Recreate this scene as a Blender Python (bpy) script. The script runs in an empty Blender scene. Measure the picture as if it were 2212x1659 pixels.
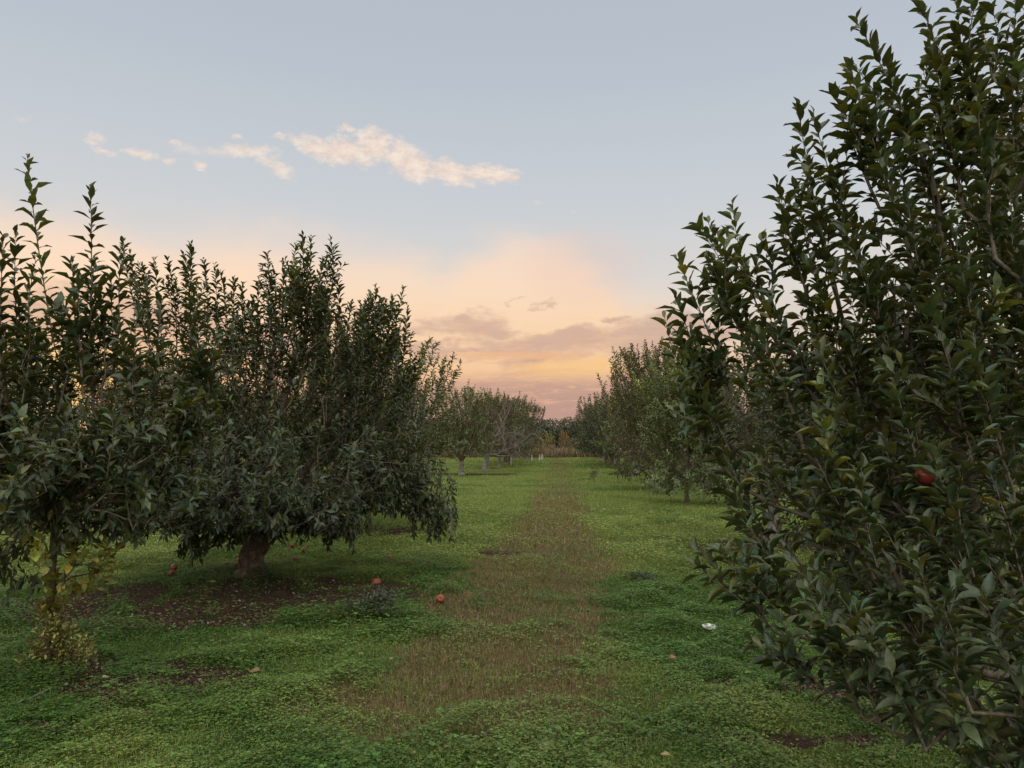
import bpy, math
import numpy as np
from mathutils import Vector, Euler, Matrix

C = bpy.context.scene
COL = C.collection
R = math.radians

# ------------------------------------------------------------------ camera
CAM_H = 1.5
cam_d = bpy.data.cameras.new('camera')
cam = bpy.data.objects.new('camera', cam_d)
COL.objects.link(cam)
cam.location = (0, 0, CAM_H)
cam.rotation_euler = (R(90 + 4.59), 0, R(3.61))
cam_d.sensor_width = 36.0
cam_d.lens = 26.04
cam_d.clip_start = 0.05
cam_d.clip_end = 2000
C.camera = cam
CM = np.array(Euler(cam.rotation_euler).to_matrix())

def ray(px, py):
    """direction of a photo position (photo measured 2212 wide)"""
    return CM @ np.array([(px - 1106.0) / 1600.0, -(py - 829.5) / 1600.0, -1.0])

def at(px, py, d):
    """point seen at px,py whose distance along the rows is d metres"""
    v = ray(px, py)
    return np.array([0, 0, CAM_H]) + v * (d / v[1])

def gp(px, py):
    v = ray(px, py)
    return np.array([0, 0, CAM_H]) + v * (-CAM_H / v[2])

# ------------------------------------------------------------------ render settings
C.view_settings.view_transform = 'Standard'
C.view_settings.look = 'None'
C.view_settings.exposure = 0.0
C.view_settings.gamma = 1.0
C.cycles.max_bounces = 6
C.cycles.diffuse_bounces = 3
C.cycles.glossy_bounces = 2
C.cycles.transmission_bounces = 4
C.cycles.caustics_reflective = False
C.cycles.caustics_refractive = False

# ------------------------------------------------------------------ node expressions
class X:
    """a node socket that can be used in arithmetic"""
    nt = None
    def __init__(s, sock): s.s = sock
    def _op(a, op, b=None, c=None, clamp=False):
        n = X.nt.nodes.new('ShaderNodeMath'); n.operation = op; n.use_clamp = clamp
        for i, v in enumerate((a, b, c)):
            if v is None: continue
            if isinstance(v, X): X.nt.links.new(v.s, n.inputs[i])
            else: n.inputs[i].default_value = v
        return X(n.outputs[0])
    def __add__(a, b): return X._op(a, 'ADD', b)
    __radd__ = __add__
    def __sub__(a, b): return X._op(a, 'SUBTRACT', b)
    def __rsub__(a, b): return X._op(b, 'SUBTRACT', a)
    def __mul__(a, b): return X._op(a, 'MULTIPLY', b)
    __rmul__ = __mul__
    def __truediv__(a, b): return X._op(a, 'DIVIDE', b)

def sstep(x, a, b, lo=0.0, hi=1.0):
    n = X.nt.nodes.new('ShaderNodeMapRange'); n.interpolation_type = 'SMOOTHSTEP'
    X.nt.links.new(x.s, n.inputs[0])
    n.inputs[1].default_value = a; n.inputs[2].default_value = b
    n.inputs[3].default_value = lo; n.inputs[4].default_value = hi
    return X(n.outputs[0])

def vec(x, y, z):
    n = X.nt.nodes.new('ShaderNodeCombineXYZ')
    for i, v in enumerate((x, y, z)):
        if isinstance(v, X): X.nt.links.new(v.s, n.inputs[i])
        else: n.inputs[i].default_value = v
    return X(n.outputs[0])

def noise(v, scale, detail=4, rough=0.55, dist=0.0):
    n = X.nt.nodes.new('ShaderNodeTexNoise')
    if v is not None: X.nt.links.new(v.s, n.inputs['Vector'])
    n.inputs['Scale'].default_value = scale
    n.inputs['Detail'].default_value = detail
    n.inputs['Roughness'].default_value = rough
    n.inputs['Distortion'].default_value = dist
    return X(n.outputs[0])

def mixc(f, a, b, mode='MIX'):
    n = X.nt.nodes.new('ShaderNodeMix'); n.data_type = 'RGBA'; n.blend_type = mode
    for sock, v in ((n.inputs[0], f), (n.inputs[6], a), (n.inputs[7], b)):
        if isinstance(v, X): X.nt.links.new(v.s, sock)
        elif isinstance(v, tuple): sock.default_value = (v[0], v[1], v[2], 1)
        else: sock.default_value = v
    return X(n.outputs[2])

def ramp(x, stops):
    n = X.nt.nodes.new('ShaderNodeValToRGB'); X.nt.links.new(x.s, n.inputs[0])
    e = n.color_ramp.elements
    while len(e) < len(stops): e.new(0.5)
    for k, (p, c) in enumerate(stops):
        e[k].position = p; e[k].color = (c[0], c[1], c[2], 1)
    return X(n.outputs[0])

def lin(r, g, b):
    f = lambda c: (c / 255 / 12.92) if c / 255 <= 0.04045 else ((c / 255 + 0.055) / 1.055) ** 2.4
    return (f(r), f(g), f(b))

# ------------------------------------------------------------------ sky (world) and low sun
W = bpy.data.worlds.new('World'); C.world = W; W.use_nodes = True
X.nt = W.node_tree
W.node_tree.nodes.clear()
SUN_EL, SUN_AZ = 2.0, -34.0       # degrees above the horizon; degrees left of the rows

def uv_of(px, py):
    v = ray(px, py); v = v / np.linalg.norm(v)
    return math.atan2(v[0], v[1]), math.asin(v[2])

tc = W.node_tree.nodes.new('ShaderNodeTexCoord')
sp = W.node_tree.nodes.new('ShaderNodeSeparateXYZ')
W.node_tree.links.new(tc.outputs['Generated'], sp.inputs[0])
dx, dy, dz = (X(sp.outputs[i]) for i in range(3))
U = X._op(dx, 'ARCTAN2', dy)
V = X._op(dz, 'ARCSINE')
D = X(tc.outputs['Generated'])

def ell(px, py, rx, ry, rot=0.0, u=U, v=V):
    """1 at the centre of an ellipse in the sky, 0 on its rim, negative outside"""
    u0, v0 = uv_of(px, py)
    c, s = math.cos(R(rot)), math.sin(R(rot))
    du, dv = u - u0, v - v0
    a = (du * c + dv * s) / (rx / 1600.0)
    b = (dv * c - du * s) / (ry / 1600.0)
    return 1.0 - (a * a + b * b)

def mx(*a):
    r = a[0]
    for k in a[1:]: r = X._op(r, 'MAXIMUM', k)
    return r

# elevation runs 0..1 over -10..90 degrees; the gradient goes blue grey overhead
deg = V * (180 / math.pi)
wob = (noise(vec(U * 1.6, V * 4.0, 0.0), 2.2, 4, 0.5) - 0.5)
ds = deg + wob * 2.0
clear = ramp(sstep(deg, -90, 90) * 0 + (deg + 5.0) / 95.0, [
    (0.00, lin(170, 140, 134)), (0.065, lin(186, 158, 150)), (0.10, lin(214, 190, 172)),
    (0.17, lin(226, 219, 212)), (0.24, lin(206, 211, 216)), (0.33, lin(190, 199, 209)),
    (0.43, lin(180, 189, 201)), (0.60, lin(180, 189, 201)), (1.0, lin(180, 189, 201))])
# peach veil over the lower sky, toward the sunset
a1 = ell(330, 1010, 1700, 485, 0)
a2 = ell(1120, 900, 330, 400, 0)
veil = mx(a1, a2) + wob * 0.6 + (noise(vec(U * 1.0, V * 2.0, 31.0), 9.0, 7, 0.6) - 0.5) * 0.45 + (noise(vec(U * 2.0, V * 7.0, 3.0), 3.0, 5, 0.55) - 0.5) * 0.25
veil = sstep(veil, -0.14, 0.36)
veil_side = sstep(U + wob * 0.1, uv_of(1310, 600)[0], uv_of(1480, 600)[0], 1.0, 0.55)
veil_back = sstep(dy, -0.1, 0.5)
veil_c = ramp((deg + 2.0) / 22.0, [
    (0.00, lin(186, 150, 142)), (0.12, lin(212, 164, 142)), (0.27, lin(243, 192, 146)),
    (0.45, lin(254, 216, 176)), (0.64, lin(254, 224, 196)), (0.82, lin(243, 221, 206)), (1.0, lin(228, 217, 210))])
sky = mixc(veil * veil_side * veil_back, clear, veil_c)
# pink patch right of centre
pink = sstep(ell(1260, 580, 150, 90) + wob, -0.3, 1.0)
sky = mixc(pink * 0.28, sky, lin(240, 200, 186))
# brighter yellow low on the left where the sun has just gone
sunp = sstep(ell(-40, 800, 330, 120) + wob * 0.4, -0.2, 1.0)
sky = mixc(sunp * 0.9, sky, lin(255, 214, 140))
# mauve cloud banks near the horizon
cn = noise(vec(U * 3.0, V * 11.0, 1.0), 4.0, 7, 0.6, 0.3) - 0.5
cn2 = noise(vec(U * 2.2, V * 16.0, 5.0), 6.0, 6, 0.6) - 0.5
ub = U + (noise(vec(U, V * 2.0, 4.0), 9.0, 5, 0.6) - 0.5) * 0.20
vb = V + (noise(vec(U, V * 2.0, 8.0), 12.0, 5, 0.6) - 0.5) * 0.07
ell0 = ell
ell = lambda *a: ell0(*a, u=ub, v=vb)
bank = mx(ell(1010, 708, 110, 34), ell(1185, 656, 34, 9) - 0.6, ell(1090, 656, 16, 8) - 0.6, ell(1325, 692, 50, 15),
          ell(1500, 712, 190, 34, -6), ell(1180, 752, 300, 34, 3), ell(1250, 744, 150, 30), ell(980, 760, 200, 14),
          ell(1420, 745, 160, 45), ell(200, 690, 330, 58), ell(560, 740, 260, 30)) 
bankm = sstep(bank + cn * 2.2, -0.25, 1.0)
sky = mixc(bankm * 0.72 * veil_back, sky, lin(200, 164, 150))
ell = ell0
streak = sstep(cn2, 0.0, 0.22) * sstep(V, uv_of(1200, 690)[1], uv_of(1200, 780)[1], 1.0, 0.0)
streak = sstep(cn2 + 0.02, 0.0, 0.2) * sstep(V, uv_of(1200, 840)[1], uv_of(1200, 680)[1], 1.0, 0.0) * sstep(V, 0.0, 0.05)
sky = mixc(streak * 0.62 * veil_back, sky, lin(206, 158, 138))
glow = sstep(ell0(1235, 798, 150, 30, 0, u=U, v=V + (vb - V) * 0.5) + cn * 1.0, -0.1, 1.0)
sky = mixc(glow * 0.7, sky, lin(252, 202, 136))
glow2 = sstep(ell(1120, 768, 190, 10, 0) + cn * 1.4, -0.2, 0.9)
sky = mixc(glow2 * 0.6, sky, lin(246, 190, 140))
low = sstep(ell(1200, 890, 1000, 90) + cn * 0.9, -0.1, 0.8)
sky = mixc(low * 0.75 * veil_back, sky, lin(180, 146, 142))
fine = sstep(noise(vec(U * 2.6, V * 13.0, 21.0), 9.0, 9, 0.66, 0.6) - 0.5, -0.02, 0.2) * sstep(V, uv_of(1200, 800)[1], uv_of(1200, 600)[1], 1.0, 0.0) * sstep(V, 0.01, 0.06)
sky = mixc(fine * 0.5 * veil_back, sky, lin(252, 200, 158))
# sunlit cream clouds higher up
uw = U + (noise(vec(U, V, 2.0), 26.0, 8, 0.62) - 0.5) * 0.040 + (noise(vec(U, V * 1.5, 12.0), 95.0, 5, 0.6) - 0.5) * 0.014
vw = V + (noise(vec(U, V, 7.0), 26.0, 8, 0.62) - 0.5) * 0.026 + (noise(vec(U, V * 1.5, 17.0), 95.0, 5, 0.6) - 0.5) * 0.010
E = lambda *a: ell(*a, u=uw, v=vw)
puff = mx(E(808, 312, 52, 34), E(745, 330, 75, 30), E(690, 318, 40, 18), E(880, 350, 75, 36, -20), E(965, 370, 95, 27, -6),
          E(1060, 378, 75, 19, -3), E(1110, 384, 22, 10), E(750, 278, 20, 9) - 0.25)
puff2 = mx(E(650, 300, 45, 14), E(605, 298, 22, 8), E(540, 328, 80, 20), E(600, 362, 52, 18, -12), E(515, 295, 14, 7), E(300, 333, 44, 12),
           E(200, 300, 24, 17), E(230, 330, 32, 10), E(372, 309, 20, 7), E(360, 345, 18, 10), E(435, 355, 16, 11)) - 0.25
puff3 = mx(E(1160, 437, 26, 5), E(1240, 456, 18, 5), E(45, 255, 25, 9), E(430, 325, 100, 18)) - 0.55
pn = noise(vec(U * 1.0, V * 1.8, 9.0), 44.0, 10, 0.68) - 0.5
pm = mx(sstep(puff + pn * 2.8 + 0.15, -0.25, 1.25), sstep(puff2 + pn * 2.6 + 0.22, 0.02, 1.3) * 0.85, sstep(puff3 + pn * 1.8 + 0.25, 0.0, 1.3) * 0.5)
pc = mixc(sstep(pn, -0.2, 0.25), lin(238, 212, 196), lin(255, 240, 224))
sky = mixc(pm * 0.92, sky, pc)
# sky out of view, overhead and behind, is boosted to brighten ground and leaves
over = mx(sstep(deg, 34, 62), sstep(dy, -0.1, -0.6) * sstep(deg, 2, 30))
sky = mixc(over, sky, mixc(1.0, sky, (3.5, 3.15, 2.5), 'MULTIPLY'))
# below the horizon
sky = mixc(sstep(V, -0.03, 0.0, 1.0, 0.0), sky, lin(110, 100, 80))
nish = W.node_tree.nodes.new('ShaderNodeTexSky'); nish.sky_type = 'NISHITA'
nish.sun_disc = False; nish.sun_elevation = R(SUN_EL); nish.sun_rotation = R(SUN_AZ)
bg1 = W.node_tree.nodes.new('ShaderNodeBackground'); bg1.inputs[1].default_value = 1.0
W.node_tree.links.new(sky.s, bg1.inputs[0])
bg2 = W.node_tree.nodes.new('ShaderNodeBackground'); bg2.inputs[1].default_value = 0.10
W.node_tree.links.new(nish.outputs[0], bg2.inputs[0])
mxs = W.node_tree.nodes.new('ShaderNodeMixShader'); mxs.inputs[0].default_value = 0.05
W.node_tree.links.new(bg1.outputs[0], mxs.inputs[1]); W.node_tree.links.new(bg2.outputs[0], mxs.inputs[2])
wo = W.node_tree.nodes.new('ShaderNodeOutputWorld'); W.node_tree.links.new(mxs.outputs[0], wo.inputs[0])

sun_d = bpy.data.lights.new('sun', 'SUN'); sun_d.energy = 0.5; sun_d.angle = R(14); sun_d.color = (1.0, 0.72, 0.48)
sun = bpy.data.objects.new('sun', sun_d); COL.objects.link(sun)
sv = Vector((math.sin(R(SUN_AZ)) * math.cos(R(6)), math.cos(R(SUN_AZ)) * math.cos(R(6)), math.sin(R(6))))
sun.rotation_euler = sv.to_track_quat('Z', 'Y').to_euler()

# ------------------------------------------------------------------ numeric noise
def _h(i, j, k, s):
    n = (i * 374761393 + j * 668265263 + k * 2147483647 + s * 974711) & 0xffffffff
    n = ((n ^ (n >> 13)) * 1274126177) & 0xffffffff
    n = n ^ (n >> 16)
    return (n & 0xffff) / 65535.0

def vnoise2(x, y, s=0):
    x = np.asarray(x, float); y = np.asarray(y, float)
    i = np.floor(x).astype(np.int64); j = np.floor(y).astype(np.int64)
    fx = x - i; fy = y - j
    fx = fx * fx * (3 - 2 * fx); fy = fy * fy * (3 - 2 * fy)
    a = _h(i, j, 0, s); b = _h(i + 1, j, 0, s); c = _h(i, j + 1, 0, s); d = _h(i + 1, j + 1, 0, s)
    return (a * (1 - fx) + b * fx) * (1 - fy) + (c * (1 - fx) + d * fx) * fy

def fbm(x, y, s=0, o=4):
    r = 0; a = 1; t = 0
    for k in range(o):
        r = r + a * vnoise2(x * 2 ** k, y * 2 ** k, s + k * 17); t += a; a *= 0.5
    return r / t

def sm(x, a, b):
    t = np.clip((x - a) / (b - a), 0, 1)
    return t * t * (3 - 2 * t)

def norm(v):
    return v / np.maximum(np.linalg.norm(v, axis=-1, keepdims=True), 1e-9)

# ------------------------------------------------------------------ mesh helpers
def mesh_np(name, verts, faces_list, mat=None, col=None, smooth=False, parent=None):
    """faces_list: arrays (n,3) or (n,4); col: per-vertex rgb"""
    me = bpy.data.meshes.new(name)
    verts = np.asarray(verts, np.float32).reshape(-1, 3)
    fl = [np.asarray(f, np.int32) for f in faces_list if len(f)]
    loops = np.concatenate([f.ravel() for f in fl])
    tot = np.concatenate([np.full(len(f), f.shape[1], np.int32) for f in fl])
    start = np.concatenate([[0], np.cumsum(tot)[:-1]]).astype(np.int32)
    me.vertices.add(len(verts)); me.vertices.foreach_set('co', verts.ravel())
    me.loops.add(len(loops)); me.loops.foreach_set('vertex_index', loops)
    me.polygons.add(len(tot)); me.polygons.foreach_set('loop_start', start); me.polygons.foreach_set('loop_total', tot)
    if smooth: me.polygons.foreach_set('use_smooth', np.ones(len(tot), bool))
    me.update(calc_edges=True)
    if col is not None:
        a = me.color_attributes.new('Col', 'FLOAT_COLOR', 'POINT')
        c4 = np.ones((len(verts), 4), np.float32); c4[:, :3] = col
        a.data.foreach_set('color', c4.ravel())
    if mat: me.materials.append(mat)
    o = bpy.data.objects.new(name, me); COL.objects.link(o)
    if parent: o.parent = parent
    return o

def tag(o, label=None, cat=None, group=None, kind=None):
    if label: o['label'] = label
    if cat: o['category'] = cat
    if group: o['group'] = group
    if kind: o['kind'] = kind
    return o

def empty(name, loc, label, cat, group=None, rz=0.0):
    o = bpy.data.objects.new(name, None); COL.objects.link(o)
    o.location = loc; o.rotation_euler = (0, 0, rz); o.empty_display_size = 0.2
    return tag(o, label, cat, group)

def dup(root, loc, rz, s=(1, 1, 1), label=None, group=None):
    r = root.copy(); COL.objects.link(r); r.location = loc; r.rotation_euler = (0, 0, rz); r.scale = s
    if label: r['label'] = label
    if group: r['group'] = group
    for ch in list(root.children):
        c = ch.copy(); COL.objects.link(c); c.parent = r
        for g in ch.children:
            d = g.copy(); COL.objects.link(d); d.parent = c
    return r

# ------------------------------------------------------------------ materials
def new_mat(name):
    m = bpy.data.materials.new(name); m.use_nodes = True
    X.nt = m.node_tree; m.node_tree.nodes.clear()
    return m

def finish(bsdf_out):
    o = X.nt.nodes.new('ShaderNodeOutputMaterial'); X.nt.links.new(bsdf_out, o.inputs[0])

def principled(color, rough=0.7, spec=0.3, bump=None, bstr=0.3, bdist=0.01):
    n = X.nt.nodes.new('ShaderNodeBsdfPrincipled')
    if isinstance(color, X): X.nt.links.new(color.s, n.inputs['Base Color'])
    else: n.inputs['Base Color'].default_value = (*color, 1)
    if isinstance(rough, X): X.nt.links.new(rough.s, n.inputs['Roughness'])
    else: n.inputs['Roughness'].default_value = rough
    n.inputs['Specular IOR Level'].default_value = spec
    if bump is not None:
        b = X.nt.nodes.new('ShaderNodeBump'); b.inputs['Strength'].default_value = bstr; b.inputs['Distance'].default_value = bdist
        X.nt.links.new(bump.s, b.inputs['Height']); X.nt.links.new(b.outputs[0], n.inputs['Normal'])
    return n

def colattr():
    n = X.nt.nodes.new('ShaderNodeVertexColor'); n.layer_name = 'Col'
    return X(n.outputs[0])

def objco():
    return X(X.nt.nodes.new('ShaderNodeTexCoord').outputs['Object'])

def leaf_mat(name, trans=0.24, tcol=(2.3, 1.7, 0.5), rough=0.4, spec=0.62):
    m = new_mat(name)
    c = colattr()
    v = noise(objco(), 45.0, 2, 0.5)
    c = mixc(1.0, c, ramp(v, [(0.3, (0.68, 0.68, 0.68)), (0.7, (1.32, 1.3, 1.25))]), 'MULTIPLY')
    geo = X.nt.nodes.new('ShaderNodeNewGeometry')
    back = X(geo.outputs['Backfacing'])
    c = mixc(back * 0.55, c, mixc(1.0, c, (1.7, 1.7, 1.9), 'MULTIPLY'))     # leaf undersides are paler
    p = principled(c, rough, spec)
    t = X.nt.nodes.new('ShaderNodeBsdfTranslucent')
    X.nt.links.new(mixc(1.0, c, tcol, 'MULTIPLY').s, t.inputs[0])
    mx_ = X.nt.nodes.new('ShaderNodeMixShader'); mx_.inputs[0].default_value = trans
    X.nt.links.new(p.outputs[0], mx_.inputs[1]); X.nt.links.new(t.outputs[0], mx_.inputs[2])
    finish(mx_.outputs[0])
    return m

M_LEAF = leaf_mat('apple_leaf')
M_GRASS = leaf_mat('grass_blade', 0.35, (1.4, 1.3, 0.6), 0.55, 0.3)

m = new_mat('bark'); co = objco()
f = noise(co, 18.0, 6, 0.65); g = noise(co, 90.0, 4, 0.6)
finish(principled(ramp(f * 0.7 + g * 0.3, [(0.3, (0.04, 0.03, 0.022)), (0.5, (0.15, 0.115, 0.085)), (0.66, (0.32, 0.26, 0.2))]), 0.9, 0.15, f + g * 0.6, 0.9, 0.02).outputs[0])
M_BARK = m
m = new_mat('twig_bark'); co = objco()
finish(principled(ramp(noise(co, 30.0, 4, 0.6), [(0.3, (0.075, 0.058, 0.045)), (0.7, (0.25, 0.20, 0.16))]), 0.75, 0.3).outputs[0])
M_TWIG = m
m = new_mat('dead_wood'); co = objco()
finish(principled(ramp(noise(co, 8.0, 5, 0.6), [(0.3, (0.14, 0.11, 0.095)), (0.7, (0.30, 0.25, 0.225))]), 0.9, 0.15).outputs[0])
M_DEAD = m
m = new_mat('whitewash'); co = objco()
w = noise(co, 9.0, 6, 0.7)
finish(principled(ramp(w, [(0.38, (0.14, 0.11, 0.09)), (0.5, (0.26, 0.24, 0.21)), (0.75, (0.46, 0.43, 0.40))]), 0.9, 0.15, noise(co, 40.0, 4, 0.6), 0.6, 0.01).outputs[0])
M_WASH = m
m = new_mat('apple_skin'); co = objco()
s1 = noise(co, 14.0, 4, 0.6); s2 = noise(co, 120.0, 2, 0.5)
cc = ramp(s1, [(0.32, (0.42, 0.2, 0.08)), (0.45, (0.36, 0.06, 0.035)), (0.7, (0.2, 0.025, 0.022))])
oi = X.nt.nodes.new('ShaderNodeObjectInfo')
cc = mixc(1.0, cc, ramp(X(oi.outputs['Random']), [(0.0, (0.55, 0.5, 0.5)), (0.5, (0.9, 0.95, 0.9)), (1.0, (0.85, 0.85, 0.8))]), 'MULTIPLY')
finish(principled(mixc(sstep(s2, 0.66, 0.72) * 0.5, cc, (0.55, 0.35, 0.2)), 0.35, 0.5).outputs[0])
M_APPLE = m
m = new_mat('apple_flesh'); co = objco()
finish(principled(ramp(noise(co, 30.0, 4, 0.6), [(0.35, (0.32, 0.1, 0.03)), (0.65, (0.55, 0.24, 0.09))]), 0.6, 0.3).outputs[0])
M_FLESH = m
m = new_mat('white_plastic'); co = objco()
finish(principled(ramp(noise(co, 25.0, 5, 0.6), [(0.3, (0.5, 0.5, 0.47)), (0.55, (0.8, 0.8, 0.78))]), 0.4, 0.4).outputs[0])
M_WHITE = m
m = new_mat('soil_ground')
co = objco()
n1 = noise(co, 1.1, 5, 0.6); n2 = noise(co, 9.0, 6, 0.65); n3 = noise(co, 45.0, 5, 0.7); n4 = noise(co, 160.0, 3, 0.6)
c = colattr()
c = mixc(1.0, c, ramp(n3 * 0.5 + n4 * 0.25 + n2 * 0.25, [(0.33, (0.35, 0.35, 0.33)), (0.5, (0.95, 0.95, 0.95)), (0.66, (1.7, 1.7, 1.6))]), 'MULTIPLY')
finish(principled(c, 0.95, 0.1, n2 * 0.5 + n3 * 0.6 + n4 * 0.3, 1.0, 0.05).outputs[0])
M_GROUND = m

# ------------------------------------------------------------------ ground map: what grows where
PATCH = [(gp(330, 1300), 1.3, 0.95), (gp(560, 1285), 1.2, 1.0), (gp(700, 1300), .7, 0.5), (gp(330, 1475), .55, .4), (gp(190, 1480), .3, .25), (gp(140, 1455), .35, .3), (gp(1010, 1597), .16, .06),
         (gp(1800, 1590), .33, .12), (gp(780, 1262), .35, .22), (gp(870, 1250), .2, .12), (gp(250, 1545), .3, .07), (gp(690, 1515), .1, .05),
         (gp(1650, 1500), .2, .06), (gp(1080, 1195), .3, .25), (gp(85, 1575), .25, .07), (gp(1580, 1590), .2, .06), (gp(1540, 1450), .2, .06),
         (gp(1900, 1500), .6, .3), (gp(1560, 1480), .16, .07), (np.array([3.1, 11.4, 0]), 1.5, 0.9), (np.array([3.4, 8.0, 0]), 1.3, .8), (np.array([-3.6, 12.6, 0]), 1.3, .8),
         (np.array([-4.1, 36, 0]), 2.6, 1.4)]

def fields(x, y):
    """soil, dry and lushness 0..1 at a place"""
    n = fbm(x * 1.3, y * 1.3, 3, 5); n2 = fbm(x * 5, y * 5, 9, 4)
    soil = np.zeros_like(x)
    for p, a, b in PATCH:
        q = 1 - ((x - p[0]) / a) ** 2 - ((y - p[1]) / b) ** 2
        soil = np.maximum(soil, sm(q + (n - 0.5) * 2.4 + (n2 - 0.5) * 2.6, -0.1, 0.5))
    # worn dry strip down the middle
    cx = -0.42 + 0.28 * sm(y, 6.5, 9.5) + 0.35 * sm(y, 14, 22) * 0.3 - 0.25 * (1 - sm(y, 3.0, 5.5))
    hw = 0.78 + 0.28 * np.exp(-((y - 9.5) / 2.4) ** 2) + 0.25 * (1 - sm(y, 4.2, 5.5))
    q = 1 - np.abs(x - cx) / hw
    dry = sm(q + (n - 0.5) * 0.75 + (n2 - 0.5) * 0.7, -0.22, 0.46)
    dry *= 1 - 0.2 * np.exp(-(((x + 0.55) / 0.55) ** 2 + ((y - 5.9) / 0.75) ** 2))
    dry *= sm(y, 3.5, 4.1 + 0.4 * n) * (1 - 0.55 * sm(y, 19, 24))
    dry *= 0.78 + 0.4 * sm(n2, 0.35, 0.6)
    lush = fbm(x * 0.9 + 5, y * 0.9, 21, 4)
    return np.clip(soil, 0, 1), np.clip(dry, 0, 1), lush

def ground_h(x, y):
    return (fbm(x * 0.8, y * 0.8, 33, 4) - 0.5) * 0.10 * sm(np.hypot(x, y), 0, 3) + (fbm(x * 6, y * 6, 41, 3) - 0.5) * 0.025

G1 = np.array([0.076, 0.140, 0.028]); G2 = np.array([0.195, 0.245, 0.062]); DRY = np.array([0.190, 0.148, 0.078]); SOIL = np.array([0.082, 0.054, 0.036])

def ground_col(x, y):
    s, d, l = fields(x, y)
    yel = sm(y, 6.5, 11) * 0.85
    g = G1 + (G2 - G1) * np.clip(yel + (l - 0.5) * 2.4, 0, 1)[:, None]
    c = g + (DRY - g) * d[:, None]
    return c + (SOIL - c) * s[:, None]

def build_ground():
    ty = np.linspace(0, 1, 560); ys = -6 + 9 * ty[:0].sum() + 0 * ty
    ys = np.concatenate([np.linspace(-60, 1.5, 24, endpoint=False), 1.5 + 12 * (np.exp(ty * 4.6) - 1) / 14.0, [260, 420, 700, 1200]])
    tx = np.linspace(-1, 1, 420); xs = np.sinh(tx * 4.4) / math.sinh(4.4) * 140
    xs = np.concatenate([[-1200, -600, -300], xs, [300, 600, 1200]])
    Xg, Yg = np.meshgrid(xs, ys)
    x, y = Xg.ravel(), Yg.ravel()
    z = ground_h(x, y)
    c = ground_col(x, y)
    ny, nx = Xg.shape
    i = np.arange(ny - 1)[:, None] * nx + np.arange(nx - 1)[None, :]
    q = np.stack([i, i + 1, i + 1 + nx, i + nx], -1).reshape(-1, 4)
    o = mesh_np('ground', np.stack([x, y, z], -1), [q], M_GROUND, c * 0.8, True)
    tag(o, kind='structure')
build_ground()

# ------------------------------------------------------------------ leaves in bulk
def frames(A, Nh):
    A = norm(A); N = norm(Nh - A * (Nh * A).sum(-1, keepdims=True)); B = np.cross(A, N)
    return A, N, B

LEAF_LOD = {
    3: ([-.2, 0.0, 0.14, 0.34, 0.58, 0.8, 1.0], [.012, .02, .15, .235, .215, .125, 0.0]),
    2: ([-.18, 0.06, 0.36, 0.7, 1.0], [.012, .06, .215, .16, 0.0]),
    1: ([0.0, 0.42, 1.0], [0.0, .27, 0.0]),
}

def leaves(P, A, Nh, size, curl, fold, lod, width=1.0, rs=None):
    """P,A,Nh (n,3) size,curl,fold (n,) -> verts, faces"""
    n = len(P); A, N, B = frames(A, Nh)
    ts, ws = LEAF_LOD[lod]
    cols = []; idx = []
    wav = rs.uniform(-1, 1, n) if rs is not None else np.zeros(n)
    for t, w in zip(ts, ws):
        h = -curl * max(t, 0) ** 2 + 0.02
        sx = 0.18 * wav * math.sin(max(t, 0) * 2.5) * 0.5
        c = P + (A * t + N * h[:, None] + B * sx[:, None]) * size[:, None]
        if w == 0.0:
            cols.append([c])
        else:
            ww = (w * size * width)[:, None]
            up = N * (fold[:, None] * w * size[:, None])
            rip = N * (0.035 * size * np.sin(t * 9 + wav * 6))[:, None]
            cols.append([c - B * ww + up + rip, c, c + B * ww + up - rip])
    allv = []; ofs = []; k = 0
    for c in cols:
        ofs.append((k, len(c))); allv += c; k += len(c)
    V_ = np.stack(allv, 1).reshape(-1, 3)
    tri, quad = [], []
    base = (np.arange(n) * k)[:, None]
    for (a, na), (b, nb) in zip(ofs[:-1], ofs[1:]):
        if na == 3 and nb == 3:
            quad += [[a, b, b + 1, a + 1], [a + 1, b + 1, b + 2, a + 2]]
        elif na == 1:
            tri += [[a, b, b + 1], [a, b + 1, b + 2]]
        else:
            tri += [[a, b, a + 1], [a + 1, b, a + 2]]
    F = []
    if tri: F.append((base[:, :, None] + np.array(tri)[None]).reshape(-1, 3))
    if quad: F.append((base[:, :, None] + np.array(quad)[None]).reshape(-1, 4))
    return V_, F, k

GREEN = np.array([0.054, 0.074, 0.034])
def leaf_cols(rs, n, base=GREEN, var=0.35, yellow=0.02, warm=0.0):
    v = rs.uniform(1 - var, 1 + var, n)[:, None]
    hue = rs.normal(0, 0.12, n)[:, None]
    c = base[None] * v * np.concatenate([1 + hue, np.ones((n, 1)), 1 - hue], 1)
    c = c * (1 + warm * np.array([0.9, 0.15, -0.1])[None])
    y = rs.random(n) < yellow
    c[y] = np.array([0.17, 0.16, 0.035]) * rs.uniform(0.5, 1.1, (y.sum(), 1))
    return np.clip(c, 0, 1)

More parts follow.
